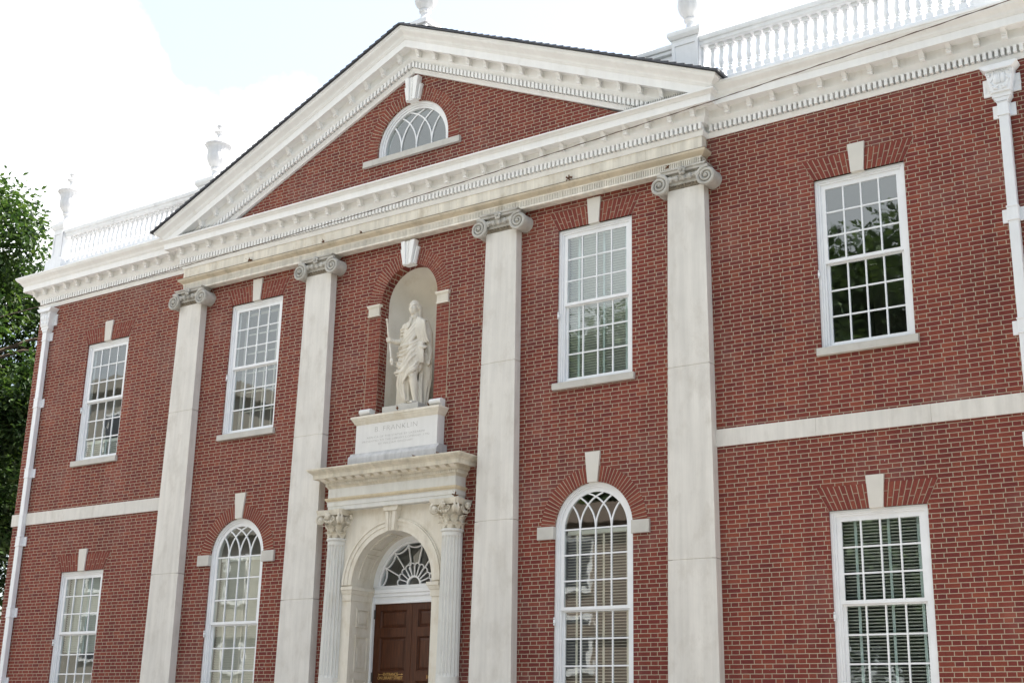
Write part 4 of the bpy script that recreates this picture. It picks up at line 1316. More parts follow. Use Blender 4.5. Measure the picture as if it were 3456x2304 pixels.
# columns
def acanthus(mb, ang, cx, cy, r0, z0, h, wdt, curl, tip):
    """one leaf standing against the bell, its tip curling outwards"""
    rows = []
    K = 9
    for i in range(K + 1):
        t = i / K
        z = z0 + h * (t if t < 0.8 else 0.8 + (t - 0.8) * 0.2) - (0.0 if t < 0.85 else (t - 0.85) * h * 0.7)
        rr = r0 + 0.012 + curl * max(0, t - 0.45) ** 1.6 * 3.2
        hw = wdt * (0.72 + 0.42 * math.sin(t * PI * 0.9)) * (1.0 if t < 0.7 else max(0.25, 1 - (t - 0.7) * 2.2))
        hw *= 1 + 0.16 * math.cos(i * PI)
        row = []
        for j in (-1, -0.55, -0.12, 0, 0.12, 0.55, 1):
            bul = 0.016 * (1 - abs(j)) + (0.012 if abs(j) == 0.55 else 0)
            d = hw * j
            row.append((cx + (rr + bul) * math.cos(ang) - d * math.sin(ang), cy + (rr + bul) * math.sin(ang) + d * math.cos(ang), z))
        rows.append(row)
    back = [[(p[0] - 0.02 * math.cos(ang), p[1] - 0.02 * math.sin(ang), p[2]) for p in r] for r in rows]
    mb.strip(rows); mb.strip([r[::-1] for r in back])
    for a_, b_ in ((0, 0), (-1, -1)):
        mb.strip([[r[a_] for r in rows], [r[b_] for r in back]])
def spiral(mb, c, ex, ez, r, turns=2.0, rt=0.016, out=None):
    pts = []; rad = []
    for i in range(40):
        t = i / 39
        a = PI / 2 + turns * 2 * PI * t
        rr = r * (1 - t) + 0.008
        p = Vector(c) + rr * (math.cos(a) * ex + math.sin(a) * ez) + (out * 0.03 * t if out else Vector())
        pts.append(p); rad.append(rt * (1 - 0.6 * t))
    mb.tube(pts, rad, 6)
def portal_column(s):
    cx, cy = s * 1.305, -0.125
    sh = MB()
    nF = 18
    prof = []
    for z in [1.45, 2.55, 2.58, 3.2, 3.9, 4.6, 4.86, 4.885, 4.93, 4.945]:
        prof.append((0.2, z))
    def fl_mod(a, z):
        if 2.57 < z < 4.87:
            return 1 - 0.075 * (abs(math.sin(nF / 2 * a)) ** 0.7)
        return 1.0
    rows = []
    n = 160
    zs_ = [1.45, 2.548, 2.56, 2.60, 3.2, 3.9, 4.6, 4.84, 4.875, 4.89, 4.94]
    for z in zs_:
        r = 0.196 - 0.018 * max(0, (z - 2.5)) / 2.45
        row = []
        for i in range(n):
            a = 2 * PI * i / n
            q = r * (1 - 0.15 * abs(math.sin(nF / 2 * a)) ** 0.9) if 2.575 < z < 4.87 else r
            row.append((cx + q * math.cos(a), cy + q * math.sin(a), z))
        rows.append(row)
    sh.strip(rows, closed_v=True, caps=True)
    sh.lathe([(0.17, 4.94), (0.188, 4.942), (0.20, 4.955), (0.202, 4.972), (0.194, 4.988), (0.17, 4.99)], cx, cy, 0, 32)
    CO = sh.build('portal_column', 'portal_white', HOUSE, smooth=25)
    MB().lathe([(0.197, 1.45), (0.22, 1.44), (0.225, 1.42), (0.212, 1.40), (0.23, 1.385), (0.27, 1.36), (0.27, 1.32), (0.25, 1.30), (0.0, 1.30)], cx, cy, 0, 32).box(cx - 0.29, cx + 0.29, cy - 0.29, 0.0, 0.9, 1.30).build('column_base', 'portal_white', CO, smooth=30)
    cp = MB()
    cp.lathe([(0.155, 4.985), (0.16, 5.15), (0.175, 5.25), (0.21, 5.33), (0.24, 5.38), (0.0, 5.38)], cx, cy, 0, 32)
    for i in range(8):
        acanthus(cp, 2 * PI * i / 8 + PI / 8, cx, cy, 0.16, 4.985, 0.15, 0.056, 0.07, 0.04)
    for i in range(8):
        acanthus(cp, 2 * PI * i / 8, cx, cy, 0.165, 5.04, 0.225, 0.052, 0.10, 0.05)
    ez = Vector((0, 0, 1))
    for sx, sy in ((-1, -1), (1, -1), (-1, 1), (1, 1)):
        dg = Vector((sx, sy, 0)).normalized()
        c = Vector((cx, cy, 5.315)) + dg * 0.325
        for q in (1, -1):
            tg = Vector((-dg.y, dg.x, 0)) * q
            ndir = tg
            spiral(cp, c + tg * 0.028, dg * -1, ez, 0.078, 1.8, 0.02, tg * 0.6)
        cp.ball(c, (0.07, 0.07, 0.07), 10, 8)
        cp.tube([c + Vector((0, 0, 0.075)), Vector((cx, cy, 5.36)) + dg * 0.2], [0.03, 0.022], 6)
    for dx, dy in ((0, -1), (1, 0), (-1, 0)):
        cp.ball((cx + dx * 0.30, cy + dy * 0.30, 5.375), (0.045, 0.045, 0.05), 8, 6)
        for k in range(5):
            t = 2 * PI * k / 5
            tx, ty = -dy, dx
            cp.ball((cx + dx * 0.315 + tx * 0.04 * math.cos(t), cy + dy * 0.315 + ty * 0.04 * math.cos(t), 5.375 + 0.04 * math.sin(t)), 0.026, 6, 5)
        for q in (-1, 1):
            tx, ty = -dy * q, dx * q
            spiral(cp, Vector((cx + dx * 0.262 + tx * 0.075, cy + dy * 0.262 + ty * 0.075, 5.315)), Vector((tx, ty, 0)) * -1, ez, 0.042, 1.4, 0.013, Vector((dx, dy, 0)) * 0.6)
        for k in range(-1, 2):
            cp.ball((cx + dx * 0.265 + -dy * 0.05 * k, cy + dy * 0.265 + dx * 0.05 * k, 5.275), (0.024, 0.024, 0.036), 6, 5)
    # concave abacus
    ab = []
    for e in range(4):
        a0 = PI / 4 + e * PI / 2
        for i in range(9):
            t = i / 8
            p0 = Vector((math.cos(a0), math.sin(a0))) * 0.445; p1 = Vector((math.cos(a0 + PI / 2), math.sin(a0 + PI / 2))) * 0.445
            p = p0.lerp(p1, 0.06 + 0.88 * t)
            inn = -p.normalized() * 0.05 * math.sin(PI * t)
            ab.append(p + inn)
    for z0_, z1_, k_ in ((5.39, 5.43, 0.95), (5.43, 5.487, 1.0)):
        nA = len(ab)
        vs = [(cx + p.x * k_ * (0.96 if z == z0_ else 1), min(0.0, cy + p.y * k_ * (0.96 if z == z0_ else 1)), z) for z in (z0_, z1_) for p in ab]
        cp.add(vs, [(i, (i + 1) % nA, nA + (i + 1) % nA, nA + i) for i in range(nA)] + [tuple(range(nA))[::-1], tuple(nA + i for i in range(nA))])
    cp.build('column_capital', 'capital_pale', CO, smooth=45)
M['capital_pale'] = mat_plain('ochre_carved_stone', (0.68, 0.63, 0.53), 0.10, 7, 0.8, 0.15, dirt=(0.40, 0.33, 0.21), dirtpos=(0.48, 0.75), bump=0.3)
for s in (-1, 1): portal_column(s)

# entablature over the door
PX, PY = 1.455, -0.288
path = [(-PX, 0.02), (-PX, PY), (PX, PY), (PX, 0.02)]
en = MB()
sweep_plan(en, path, [(-0.2, 5.49), (-0.005, 5.49), (-0.005, 5.565), (0.006, 5.567), (0.006, 5.635), (0.012, 5.64), (0.018, 5.65), (-0.2, 5.65)])
EN = en.build('portal_architrave', 'portal_white', HOUSE, smooth=30)
m = MB()
sweep_plan(m, path, [(-0.2, 5.6505), (0.016, 5.6505), (0.022, 5.66), (0.04, 5.685), (0.046, 5.70), (0.046, 5.712), (-0.2, 5.715)])
for i in range(78):
    m.ball((-PX + 2 * PX * (i + 0.5) / 78, PY - 0.034, 5.678), (0.012, 0.012, 0.015), 5, 4)
m.build('carved_moulding', 'carved_tan', EN, smooth=30)
m = MB().box(-PX, PX, PY, 0.02, 5.716, 5.888); m.build('portal_frieze', 'portal_white', EN)
m = MB()
CP = [(-0.2, 5.888), (0.006, 5.888), (0.014, 5.905), (0.03, 5.92), (0.032, 5.93), (0.036, 5.93), (0.036, 5.985), (0.06, 5.988), (0.068, 6.0), (0.085, 6.015), (0.09, 6.02), (0.09, 6.065), (0.20, 6.065), (0.20, 6.052), (0.21, 6.052), (0.212, 6.125), (0.222, 6.13)] + scurve(0.225, 6.132, 0.29, 6.20, 6) + [(0.30, 6.203), (0.30, 6.228), (-0.2, 6.245)]
sweep_plan(m, path, CP)
PC = m.build('portal_cornice', 'portal_cornice', EN, smooth=25) if False else None
M['portal_cornice'] = mat_plain('lichened_cream_stone', (0.72, 0.66, 0.54), 0.10, 3, 0.8, 0.2, streak=0.2, dirt=(0.33, 0.29, 0.22), dirtpos=(0.50, 0.8), bump=0.4)
PC = m.build('portal_cornice', 'portal_cornice', HOUSE, smooth=25)
d_ = MB()
for i in range(76):
    xx = -PX - 0.03 + (2 * PX + 0.06) * (i + 0.5) / 76
    d_.box(xx - 0.0125, xx + 0.0125, PY - 0.062, PY - 0.03, 5.934, 5.983)
for s in (-1, 1):
    for i in range(8):
        xs_ = sorted((s * (PX + 0.03), s * (PX + 0.062)))
        d_.box(xs_[0], xs_[1], PY - 0.02 + 0.038 * i, PY + 0.005 + 0.038 * i, 5.934, 5.983)
d_.build('dentil_band', 'portal', PC)
pm = MB().prism_x([(0.0, 0.0), (-0.105, 0.0), (-0.105, -0.012), (-0.06, -0.022), (-0.02, -0.042), (0.0, -0.042)], -0.062, 0.062)
pm0 = pm.build('modillion', 'portal', PC)
for i in range(15):
    l = (-PX - 0.03 + (2 * PX + 0.06) * i / 14, PY - 0.09, 6.0645)
    if i == 0: pm0.location = l
    else: copy_to(pm0, PC, l)
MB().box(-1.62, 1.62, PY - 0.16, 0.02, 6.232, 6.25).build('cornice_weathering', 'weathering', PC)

# ------------------------------------------------------------------ statue
def SP(x, y, Y):
    """a point of the photographed figure (close-up pixel) pushed to depth Y, in metres"""
    return x, y, Y
ST = tag(empty('statue', (0.0, 0.12, 7.34)), 'cream marble statue of a toga-draped man holding a sceptre in the arched niche', 'statue')
def build_statue():
    b = MB()
    V = Vector
    def limb(pts, rad, n=12):
        b.tube(pts, rad, n)
        for p, r in zip(pts, rad): b.ball(p, r * 0.985, 10, 8)
    def fold(pts, r, k=10):
        # smooth catmull path with tapered ends
        P = [V(p) for p in pts]
        out_ = []
        for i in range(len(P) - 1):
            p0 = P[max(i - 1, 0)]; p1 = P[i]; p2 = P[i + 1]; p3 = P[min(i + 2, len(P) - 1)]
            for j in range(k):
                t = j / k
                out_.append(0.5 * ((2 * p1) + (-p0 + p2) * t + (2 * p0 - 5 * p1 + 4 * p2 - p3) * t * t + (-p0 + 3 * p1 - 3 * p2 + p3) * t ** 3))
        out_.append(P[-1])
        n_ = len(out_) - 1
        b.tube(out_, [r * (0.35 + 0.65 * math.sin(PI * min(1, max(0, (i / n_) * 0.9 + 0.05)))) for i in range(n_ + 1)], 8)
    # local axes: x to the viewer's right, -y towards the street, z up from the feet
    # torso
    b.ball((0.05, 0.02, 1.05), (0.215, 0.17, 0.26), 20, 14)
    b.ball((0.055, 0.015, 1.36), (0.235, 0.165, 0.26), 20, 14)
    b.ball((0.06, 0.02, 1.54), (0.25, 0.13, 0.13), 20, 12)
    b.ball((0.045, -0.06, 1.18), (0.17, 0.12, 0.17), 16, 12)
    limb([(0.06, 0.02, 1.58), (0.058, 0.0, 1.76), (0.058, 0.0, 1.83)], [0.10, 0.078, 0.07])
    # head (faces the street, turned a little to the viewer's left)
    hz = Matrix.Rotation(R(-10), 3, 'Z')
    hc = V((0.055, -0.02, 1.895))
    def H(p, r, n=12, m=9): b.ball(hc + hz.transposed() @ V(p), r, n, m, hz.transposed())
    H((0, 0.015, 0.03), (0.098, 0.118, 0.118), 20, 14)
    H((0, -0.035, -0.045), (0.078, 0.085, 0.10), 16, 12)
    H((0, -0.075, -0.115), (0.038, 0.035, 0.032))       # chin
    H((0, -0.106, -0.008), (0.015, 0.024, 0.042)); H((0, -0.116, -0.038), (0.020, 0.022, 0.017))   # nose
    for s in (-1, 1):
        H((s * 0.034, -0.090, 0.028), (0.034, 0.02, 0.013))      # brow
        H((s * 0.033, -0.084, 0.004), (0.017, 0.012, 0.009))    # eye
        H((s * 0.045, -0.075, -0.04), (0.03, 0.028, 0.03))      # cheek
        H((s * 0.10, 0.01, -0.02), (0.016, 0.028, 0.04))        # ear
        # long hair behind the ears to the collar
        for k in range(4 if s > 0 else 2):
            p = [hc + hz.transposed() @ V((s * (0.090 + 0.004 * k) * (1 if s > 0 else 0.8), 0.03 + 0.022 * k + (0 if s > 0 else 0.05), 0.06 - 0.01 * k)), hc + hz.transposed() @ V((s * (0.103 + 0.006 * math.sin(k)) * (1 if s > 0 else 0.7), 0.04 + 0.022 * k + (0 if s > 0 else 0.05), -0.06)), hc + hz.transposed() @ V((s * (0.108 + 0.004 * k) * (1 if s > 0 else 0.65), 0.045 + 0.02 * k + (0 if s > 0 else 0.05), -0.17 - 0.012 * (k % 2)))]
            fold(p, 0.027)
            b.ball(p[-1], 0.021, 8, 6)
    H((0, -0.108, -0.078), (0.03, 0.014, 0.008)); H((0, -0.104, -0.093), (0.026, 0.014, 0.008))   # lips
    H((0, 0.075, -0.04), (0.09, 0.06, 0.11))            # back hair
    # collar band and jabot
    fold([(-0.02, -0.055, 1.70), (0.055, -0.085, 1.68), (0.13, -0.04, 1.71)], 0.02)
    fold([(0.045, -0.085, 1.68), (0.04, -0.125, 1.58), (0.02, -0.15, 1.47)], 0.022)
    fold([(0.068, -0.085, 1.67), (0.062, -0.125, 1.57), (0.045, -0.15, 1.48)], 0.016)
    fold([(-0.02, -0.16, 1.46), (0.05, -0.17, 1.47)], 0.016)
    # his right arm (viewer's left): sleeve, forearm coming forward, fist round the sceptre
    limb([(-0.15, 0.02, 1.55), (-0.20, 0.03, 1.42), (-0.205, 0.02, 1.27)], [0.088, 0.080, 0.066])
    limb([(-0.205, 0.02, 1.27), (-0.215, -0.13, 1.235), (-0.215, -0.28, 1.215)], [0.068, 0.058, 0.044])
    for k in range(4):
        z = 1.50 - 0.06 * k
        fold([(-0.265 - 0.004 * k, 0.03, z - 0.03), (-0.22, -0.05, z), (-0.15, -0.07, z + 0.01)], 0.018)
    hand = V((-0.215, -0.355, 1.20))
    b.ball(hand, (0.046, 0.062, 0.050), 12, 8)
    ax = V((-0.05, -0.03, 0.40)).normalized()
    for k in range(4):                                  # four fingers curled round the shaft, of unequal length
        c = hand + ax * (0.034 - 0.023 * k) + V((0.012, -0.03, 0))
        pts = [c + V((0.048 * math.cos(t), 0.042 * math.sin(t), 0.004 * k)) for t in [R(a) for a in (60, 10, -40, -95, -150, -200 + 12 * k)]]
        b.tube(pts, [0.014, 0.0145, 0.0145, 0.0135, 0.012, 0.010], 8)
        b.ball(pts[-1], 0.010, 6, 5); b.ball(pts[2], 0.0155, 6, 5)
    b.tube([hand + V((0.02, 0.0, 0.035)), hand + V((-0.015, -0.035, 0.055)), hand + V((-0.045, -0.06, 0.035))], [0.017, 0.015, 0.011], 8)   # thumb
    # his left arm (viewer's right) under the cloak, hand behind the hip
    limb([(0.27, 0.04, 1.56), (0.345, 0.07, 1.36), (0.36, 0.09, 1.15)], [0.095, 0.088, 0.072])
    limb([(0.36, 0.09, 1.15), (0.40, 0.08, 0.99), (0.415, 0.06, 0.88)], [0.066, 0.052, 0.038])
    b.ball((0.415, 0.05, 0.83), (0.035, 0.042, 0.055), 10, 7)
    for k in range(4):
        b.tube([(0.39 + 0.017 * k, 0.03, 0.82), (0.385 + 0.017 * k, 0.012, 0.775 - 0.006 * k), (0.39 + 0.017 * k, 0.03, 0.735 + 0.008 * k)], [0.013, 0.013, 0.010], 6)
    b.tube([(0.385, 0.045, 0.86), (0.365, 0.02, 0.83), (0.36, 0.01, 0.79)], [0.015, 0.014, 0.011], 6)
    # legs
    limb([(0.0, -0.01, 0.95), (0.0, 0.0, 0.5), (0.0, 0.035, 0.10)], [0.15, 0.085, 0.05])
    limb([(0.13, 0.0, 0.95), (0.165, -0.12, 0.56), (0.175, -0.065, 0.32), (0.185, -0.03, 0.085)], [0.15, 0.085, 0.075, 0.045])
    b.ball((0.165, -0.165, 0.545), (0.058, 0.04, 0.065), 10, 8)           # knee
    b.ball((0.178, -0.02, 0.36), (0.066, 0.06, 0.12), 10, 8)              # calf
    for fx, fy, ang in ((0.19, -0.05, 8), (-0.02, 0.01, -22)):            # feet
        rot = Matrix.Rotation(R(ang), 3, 'Z')
        b.ball(V((fx, fy + 0.02, 0.05)), (0.05, 0.06, 0.055), 10, 7)
        b.tube([V((fx, fy, 0)) + rot @ V((0, 0.04, 0.045)), V((fx, fy, 0)) + rot @ V((0, -0.07, 0.042)), V((fx, fy, 0)) + rot @ V((0, -0.155, 0.026))], [0.045, 0.046, 0.036], 10)
        for k in range(5):
            t = (k - 2) * 0.019
            b.ball(V((fx, fy, 0)) + rot @ V((t, -0.19 + 0.010 * abs(k - 1), 0.02)), (0.0115, 0.026, 0.014), 6, 5, rot)
    # skirt of the toga: folded loft, higher over the viewer's-right knee
    rows = []
    K = 64
    prof = [(1.12, 0.055, 0.01, 0.225, 0.175), (0.98, 0.05, 0.0, 0.25, 0.20), (0.84, 0.05, -0.01, 0.255, 0.21), (0.70, 0.045, -0.015, 0.245, 0.205), (0.58, 0.02, -0.01, 0.225, 0.185)]
    for q, (z, cx, cy, rx, ry) in enumerate(prof):
        row = []
        for i in range(K):
            a = 2 * PI * i / K
            f = 1 + (0.02 + 0.012 * q) * math.sin(11 * a + 0.7 * q)
            row.append((cx + rx * f * math.cos(a), cy + ry * f * math.sin(a), z + (0.0 if q < 4 else 0.05 * math.cos(a))))
        rows.append(row)
    b.strip(rows, closed_v=True, caps=True)
    rows = []                                           # long fall on the viewer's left, wrapping the standing leg
    prof = [(0.74, 0.0, 0.0, 0.19, 0.18), (0.55, -0.025, 0.0, 0.15, 0.165), (0.40, -0.03, 0.005, 0.122, 0.15), (0.25, -0.02, 0.02, 0.098, 0.13), (0.10, 0.0, 0.03, 0.072, 0.11)]
    for q, (z, cx, cy, rx, ry) in enumerate(prof):
        rows.append([(cx + rx * (1 + 0.10 * math.sin(7 * a + q * 0.4)) * math.cos(a), cy + ry * (1 + 0.10 * math.sin(7 * a + q * 0.4)) * math.sin(a), z) for a in [2 * PI * i / K for i in range(K)]])
    b.strip(rows, closed_v=True, caps=True)
    # cloth falling behind the free leg
    rows = []
    prof = [(1.0, 0.20, 0.08, 0.17, 0.09), (0.75, 0.24, 0.10, 0.17, 0.075), (0.50, 0.25, 0.12, 0.15, 0.065), (0.25, 0.24, 0.12, 0.12, 0.06), (0.03, 0.24, 0.10, 0.10, 0.05)]
    for q, (z, cx, cy, rx, ry) in enumerate(prof):
        rows.append([(cx + rx * (1 + 0.12 * math.sin(6 * a)) * math.cos(a), cy + ry * (1 + 0.12 * math.sin(6 * a)) * math.sin(a), z + 0.10 * math.cos(a) * (q == 4) * -1) for a in [2 * PI * i / K for i in range(K)]])
    b.strip(rows, closed_v=True, caps=True)
    # folds: chest diagonals from the viewer's-left waist up to the far shoulder
    rj = random.Random(5)
    for k, (o_, r_) in enumerate(((0.0, 0.032), (0.035, 0.016), (0.075, 0.036), (0.12, 0.018), (0.15, 0.03), (0.205, 0.024), (0.25, 0.034))):
        fold([(-0.185 + 0.3 * o_, -0.09, 1.20 - o_ * 0.75), (-0.04, -0.172, 1.27 - o_ * 0.85), (0.10, -0.182, 1.40 - o_), (0.19, -0.14, 1.53 - o_ * 0.9), (0.245, -0.04, 1.65 - o_ * 0.45)], r_)
    # the bunched roll at the waist, then swags round belly and hips of uneven depth and weight
    for k, (z, d, r_, e) in enumerate(((1.155, 0.03, 0.036, 0.10), (1.10, 0.075, 0.022, 0.13), (1.055, 0.115, 0.03, 0.14), (0.985, 0.135, 0.018, 0.17), (0.93, 0.175, 0.034, 0.18), (0.87, 0.15, 0.02, 0.24), (0.79, 0.16, 0.03, 0.27))):
        fold([(-0.19 - 0.006 * k, -0.03, z), (-0.12 - 0.004 * k, -0.15 - 0.006 * k, z - d * 0.8), (0.02, -0.192 - 0.007 * k, z - d), (0.16, -0.175 - 0.003 * k, z - d * 0.25 + 0.02 * k), (0.275, -0.07, z + e)], r_)
    # fall from hip across the thighs to the hem, wrapping the standing leg down to the ankle
    for k, (dx, r_) in enumerate(((0.0, 0.034), (0.035, 0.018), (0.075, 0.034), (0.11, 0.02), (0.15, 0.032), (0.18, 0.018))):
        fold([(0.27 - dx * 0.8, -0.10, 0.98 - 0.5 * dx), (0.15 - dx, -0.21, 0.82 - 0.8 * dx), (0.045 - dx * 0.9, -0.20, 0.62 - 0.8 * dx), (-0.01 - dx * 0.75, -0.155, 0.40 - 0.4 * dx), (0.01 - dx * 0.5, -0.115, 0.11 + 0.25 * dx)], r_)
    for k in range(4):
        fold([(0.28, -0.08, 0.87 - 0.055 * k), (0.235, -0.185, 0.71 - 0.03 * k), (0.14, -0.215, 0.635 - 0.022 * k), (0.05 - 0.02 * k, -0.195, 0.56 - 0.05 * k)], 0.030 - 0.008 * (k % 2))
    for k in range(3):                                  # side fall ending in a small scroll below the knee
        fold([(-0.185, -0.05 + 0.03 * k, 0.82), (-0.195, -0.06 + 0.04 * k, 0.62), (-0.175 + 0.012 * k, -0.07 + 0.05 * k, 0.45), (-0.145, -0.09 + 0.04 * k, 0.37 + 0.02 * k)], 0.021)
    # cloak over the far shoulder and hanging from the arm
    for k in range(5):
        x = 0.205 + 0.035 * k
        fold([(x - 0.01, 0.08, 1.64 - 0.012 * k), (x, -0.07, 1.66 - 0.02 * k), (x + 0.02, -0.125 + 0.012 * k, 1.48), (x + 0.035, -0.105 + 0.016 * k, 1.30), (x + 0.05 + 0.006 * k, -0.075 + 0.02 * k, 1.13 + 0.012 * k)], 0.033)
    fold([(0.27, -0.08, 1.14), (0.33, -0.085, 1.07), (0.40, -0.02, 1.10)], 0.036)
    for k in range(5):
        fold([(0.215 + 0.026 * k, -0.115 + 0.01 * k, 1.18), (0.225 + 0.03 * k, -0.13 + 0.014 * k, 0.98), (0.235 + 0.03 * k, -0.125 + 0.016 * k, 0.775)], 0.024)
    for k in range(4):
        fold([(0.30 + 0.02 * k, 0.06, 0.86), (0.33 + 0.018 * k, 0.10, 0.66), (0.31 + 0.01 * k, 0.12, 0.46 - 0.03 * k), (0.26, 0.12, 0.30)], 0.034)
    for k in range(3):
        fold([(0.22 + 0.03 * k, 0.02, 0.62), (0.225 + 0.02 * k, 0.02, 0.35), (0.24 + 0.03 * k, 0.02, 0.04)], 0.026)
    o = b.build('figure', 'marble', None, recalc=False)
    rm_ = o.modifiers.new('remesh', 'REMESH'); rm_.mode = 'VOXEL'; rm_.voxel_size = 0.0078
    sm = o.modifiers.new('smooth', 'SMOOTH'); sm.factor = 0.5; sm.iterations = 1
    dg = bpy.context.evaluated_depsgraph_get()
    me = bpy.data.meshes.new_from_object(o.evaluated_get(dg))
    me.name = 'figure'
    o.modifiers.clear(); o.data = me
    me.polygons.foreach_set('use_smooth', [True] * len(me.polygons))
    o.parent = ST
    return o
build_statue()
sc_ = MB()
p0 = Vector((-0.215, -0.355, 1.20)) + Vector((0.012, -0.03, 0))
ax = Vector((-0.065, -0.02, 0.40)).normalized()
def scp(t): return p0 + ax * t
sc_.tube([scp(t) for t in (0.43, 0.42, 0.40, 0.39, 0.20, 0.17, 0.10, 0.0, -0.30, -0.31, -0.33, -0.345, -0.36, -0.40, -0.43, -0.44, -0.47, -0.49)], [0.016, 0.021, 0.021, 0.013, 0.018, 0.028, 0.024, 0.018, 0.016, 0.026, 0.026, 0.017, 0.028, 0.038, 0.028, 0.02, 0.032, 0.012], 10)
sc_.build('sceptre', 'marble', ST, smooth=50)
pl = MB()
pl.box(-0.39, 0.10, 0.10, 0.42, 0.0, 0.66); pl.box(-0.42, 0.12, 0.08, 0.45, 0.66, 0.70); pl.box(-0.44, 0.14, 0.06, 0.46, 0.70, 0.745)
pl.build('pillar', 'marble', ST, bevel=0.008)
z = 0.745
for i, (hh, dx, an) in enumerate(((0.11, 0.0, 0), (0.085, -0.03, 3), (0.09, 0.02, -4), (0.075, -0.02, 2), (0.09, 0.01, -2), (0.06, 0.03, 5))):
    bkx = MB()
    bkx.box(-0.22, 0.2, -0.15, 0.15, 0.0, 0.014); bkx.box(-0.22, 0.2, -0.15, 0.15, hh - 0.014, hh); bkx.box(-0.205, 0.185, -0.135, 0.14, 0.0141, hh - 0.0141)
    o = bkx.build('book', 'marble', ST, loc=(-0.19 + dx, 0.235, z)); o.rotation_euler = (0, 0, R(an))
    z += hh + 0.001
MB().box(-0.42, 0.42, -0.24, 0.46, -0.135, 0.004).build('plinth', 'sill', ST, bevel=0.012)

# ------------------------------------------------------------------ wire
def wz(x): return 10.645 + 0.0016 * (x + 9.5) ** 2
wp = [(x, -1.0 - 0.01 * (x + 10), wz(x)) for x in [-40 + 1.25 * i for i in range(54)]]
wr = MB().tube(wp, 0.0065, 6)
wr.tube([(x, y + 0.009 * math.cos(x * 9), z + 0.009 * math.sin(x * 9)) for x, y, z in [( -40 + 0.12 * i, -1.0 - 0.01 * (-30 + 0.12 * i), wz(-40 + 0.12 * i)) for i in range(555)]], 0.004, 4)
o = wr.build('overhead_wire', 'wire')
tag(o, 'dark twisted cable slung across the library front below the cornice', 'cable')

# ------------------------------------------------------------------ dead leaves stuck on the ledges
def dead_leaf(loc, size, rot, lobes, label):
    m = MB()
    n = 40
    top = []
    for i in range(n):
        a = 2 * PI * i / n
        r = size * (0.62 + 0.38 * math.cos(lobes * a)) * (1.0 if abs(math.sin(a)) > 0.2 else 0.85) * (0.6 + 0.4 * abs(math.cos(a)))
        top.append((r * math.cos(a), r * math.sin(a)))
    vs = [(0, -0.012, 0)] + [(x, -0.004 - 0.25 * abs(z) * (x > 0) + 0.02 * math.sin(9 * x / size), z) for x, z in top]
    vs += [(x, y + 0.003, z) for x, y, z in vs]
    k = n + 1
    fs = [(0, 1 + i, 1 + (i + 1) % n) for i in range(n)] + [(k, k + 1 + (i + 1) % n, k + 1 + i) for i in range(n)] + [(1 + i, k + 1 + i, k + 1 + (i + 1) % n, 1 + (i + 1) % n) for i in range(n)]
    m.add(vs, fs)
    m.tube([(-size * 0.9, -0.004, 0), (-size * 1.35, -0.01, 0.01)], 0.003, 4)
    o = m.build('dead_leaf', 'dryleaf', None, recalc=False)
    o.location = loc; o.rotation_euler = rot
    tag(o, label, 'leaf', 'dead leaves caught on the stone ledges')
dead_leaf((3.63, -0.215, 10.895), 0.092, (R(8), R(-155), 0), 5, 'lobed brown oak leaf standing on the ledge above the window with closed blinds')
dead_leaf((-4.13, -0.21, 10.885), 0.085, (R(5), R(20), R(10)), 3, 'rust brown leaf lying on the ledge above the leftmost bay window')
dead_leaf((-2.08, -0.215, 10.875), 0.05, (R(10), R(70), 0), 4, 'small brown leaf on the ledge above the second pilaster')
dead_leaf((-1.1, -0.215, 10.868), 0.04, (R(10), R(30), 0), 5, 'tiny dark leaf on the ledge left of the niche keystone')
dead_leaf((5.60, -0.30, 10.60), 0.05, (R(10), R(-30), 0), 4, 'brown leaf resting on the capital of the rightmost pilaster')
dead_leaf((1.48, -0.31, 5.53), 0.075, (R(5), R(60), R(30)), 5, 'orange brown leaf on the right capital of the doorway')
dead_leaf((0.10, -0.30, 7.225), 0.045, (R(15), R(80), 0), 4, 'rust leaf on the ledge at the statue feet')
dead_leaf((0.60, -0.02, 7.26), 0.07, (R(20), R(30), R(20)), 5, 'curled brown leaf between the statue and the right scroll block')
dead_leaf((1.12, -0.36, 6.275), 0.06, (R(20), R(10), 0), 5, 'tan leaf on the door cornice at the right end of the inscribed block')
dead_leaf((0.62, -0.40, 6.27), 0.05, (R(25), R(40), 0), 4, 'brown leaf on the door cornice below the inscription')

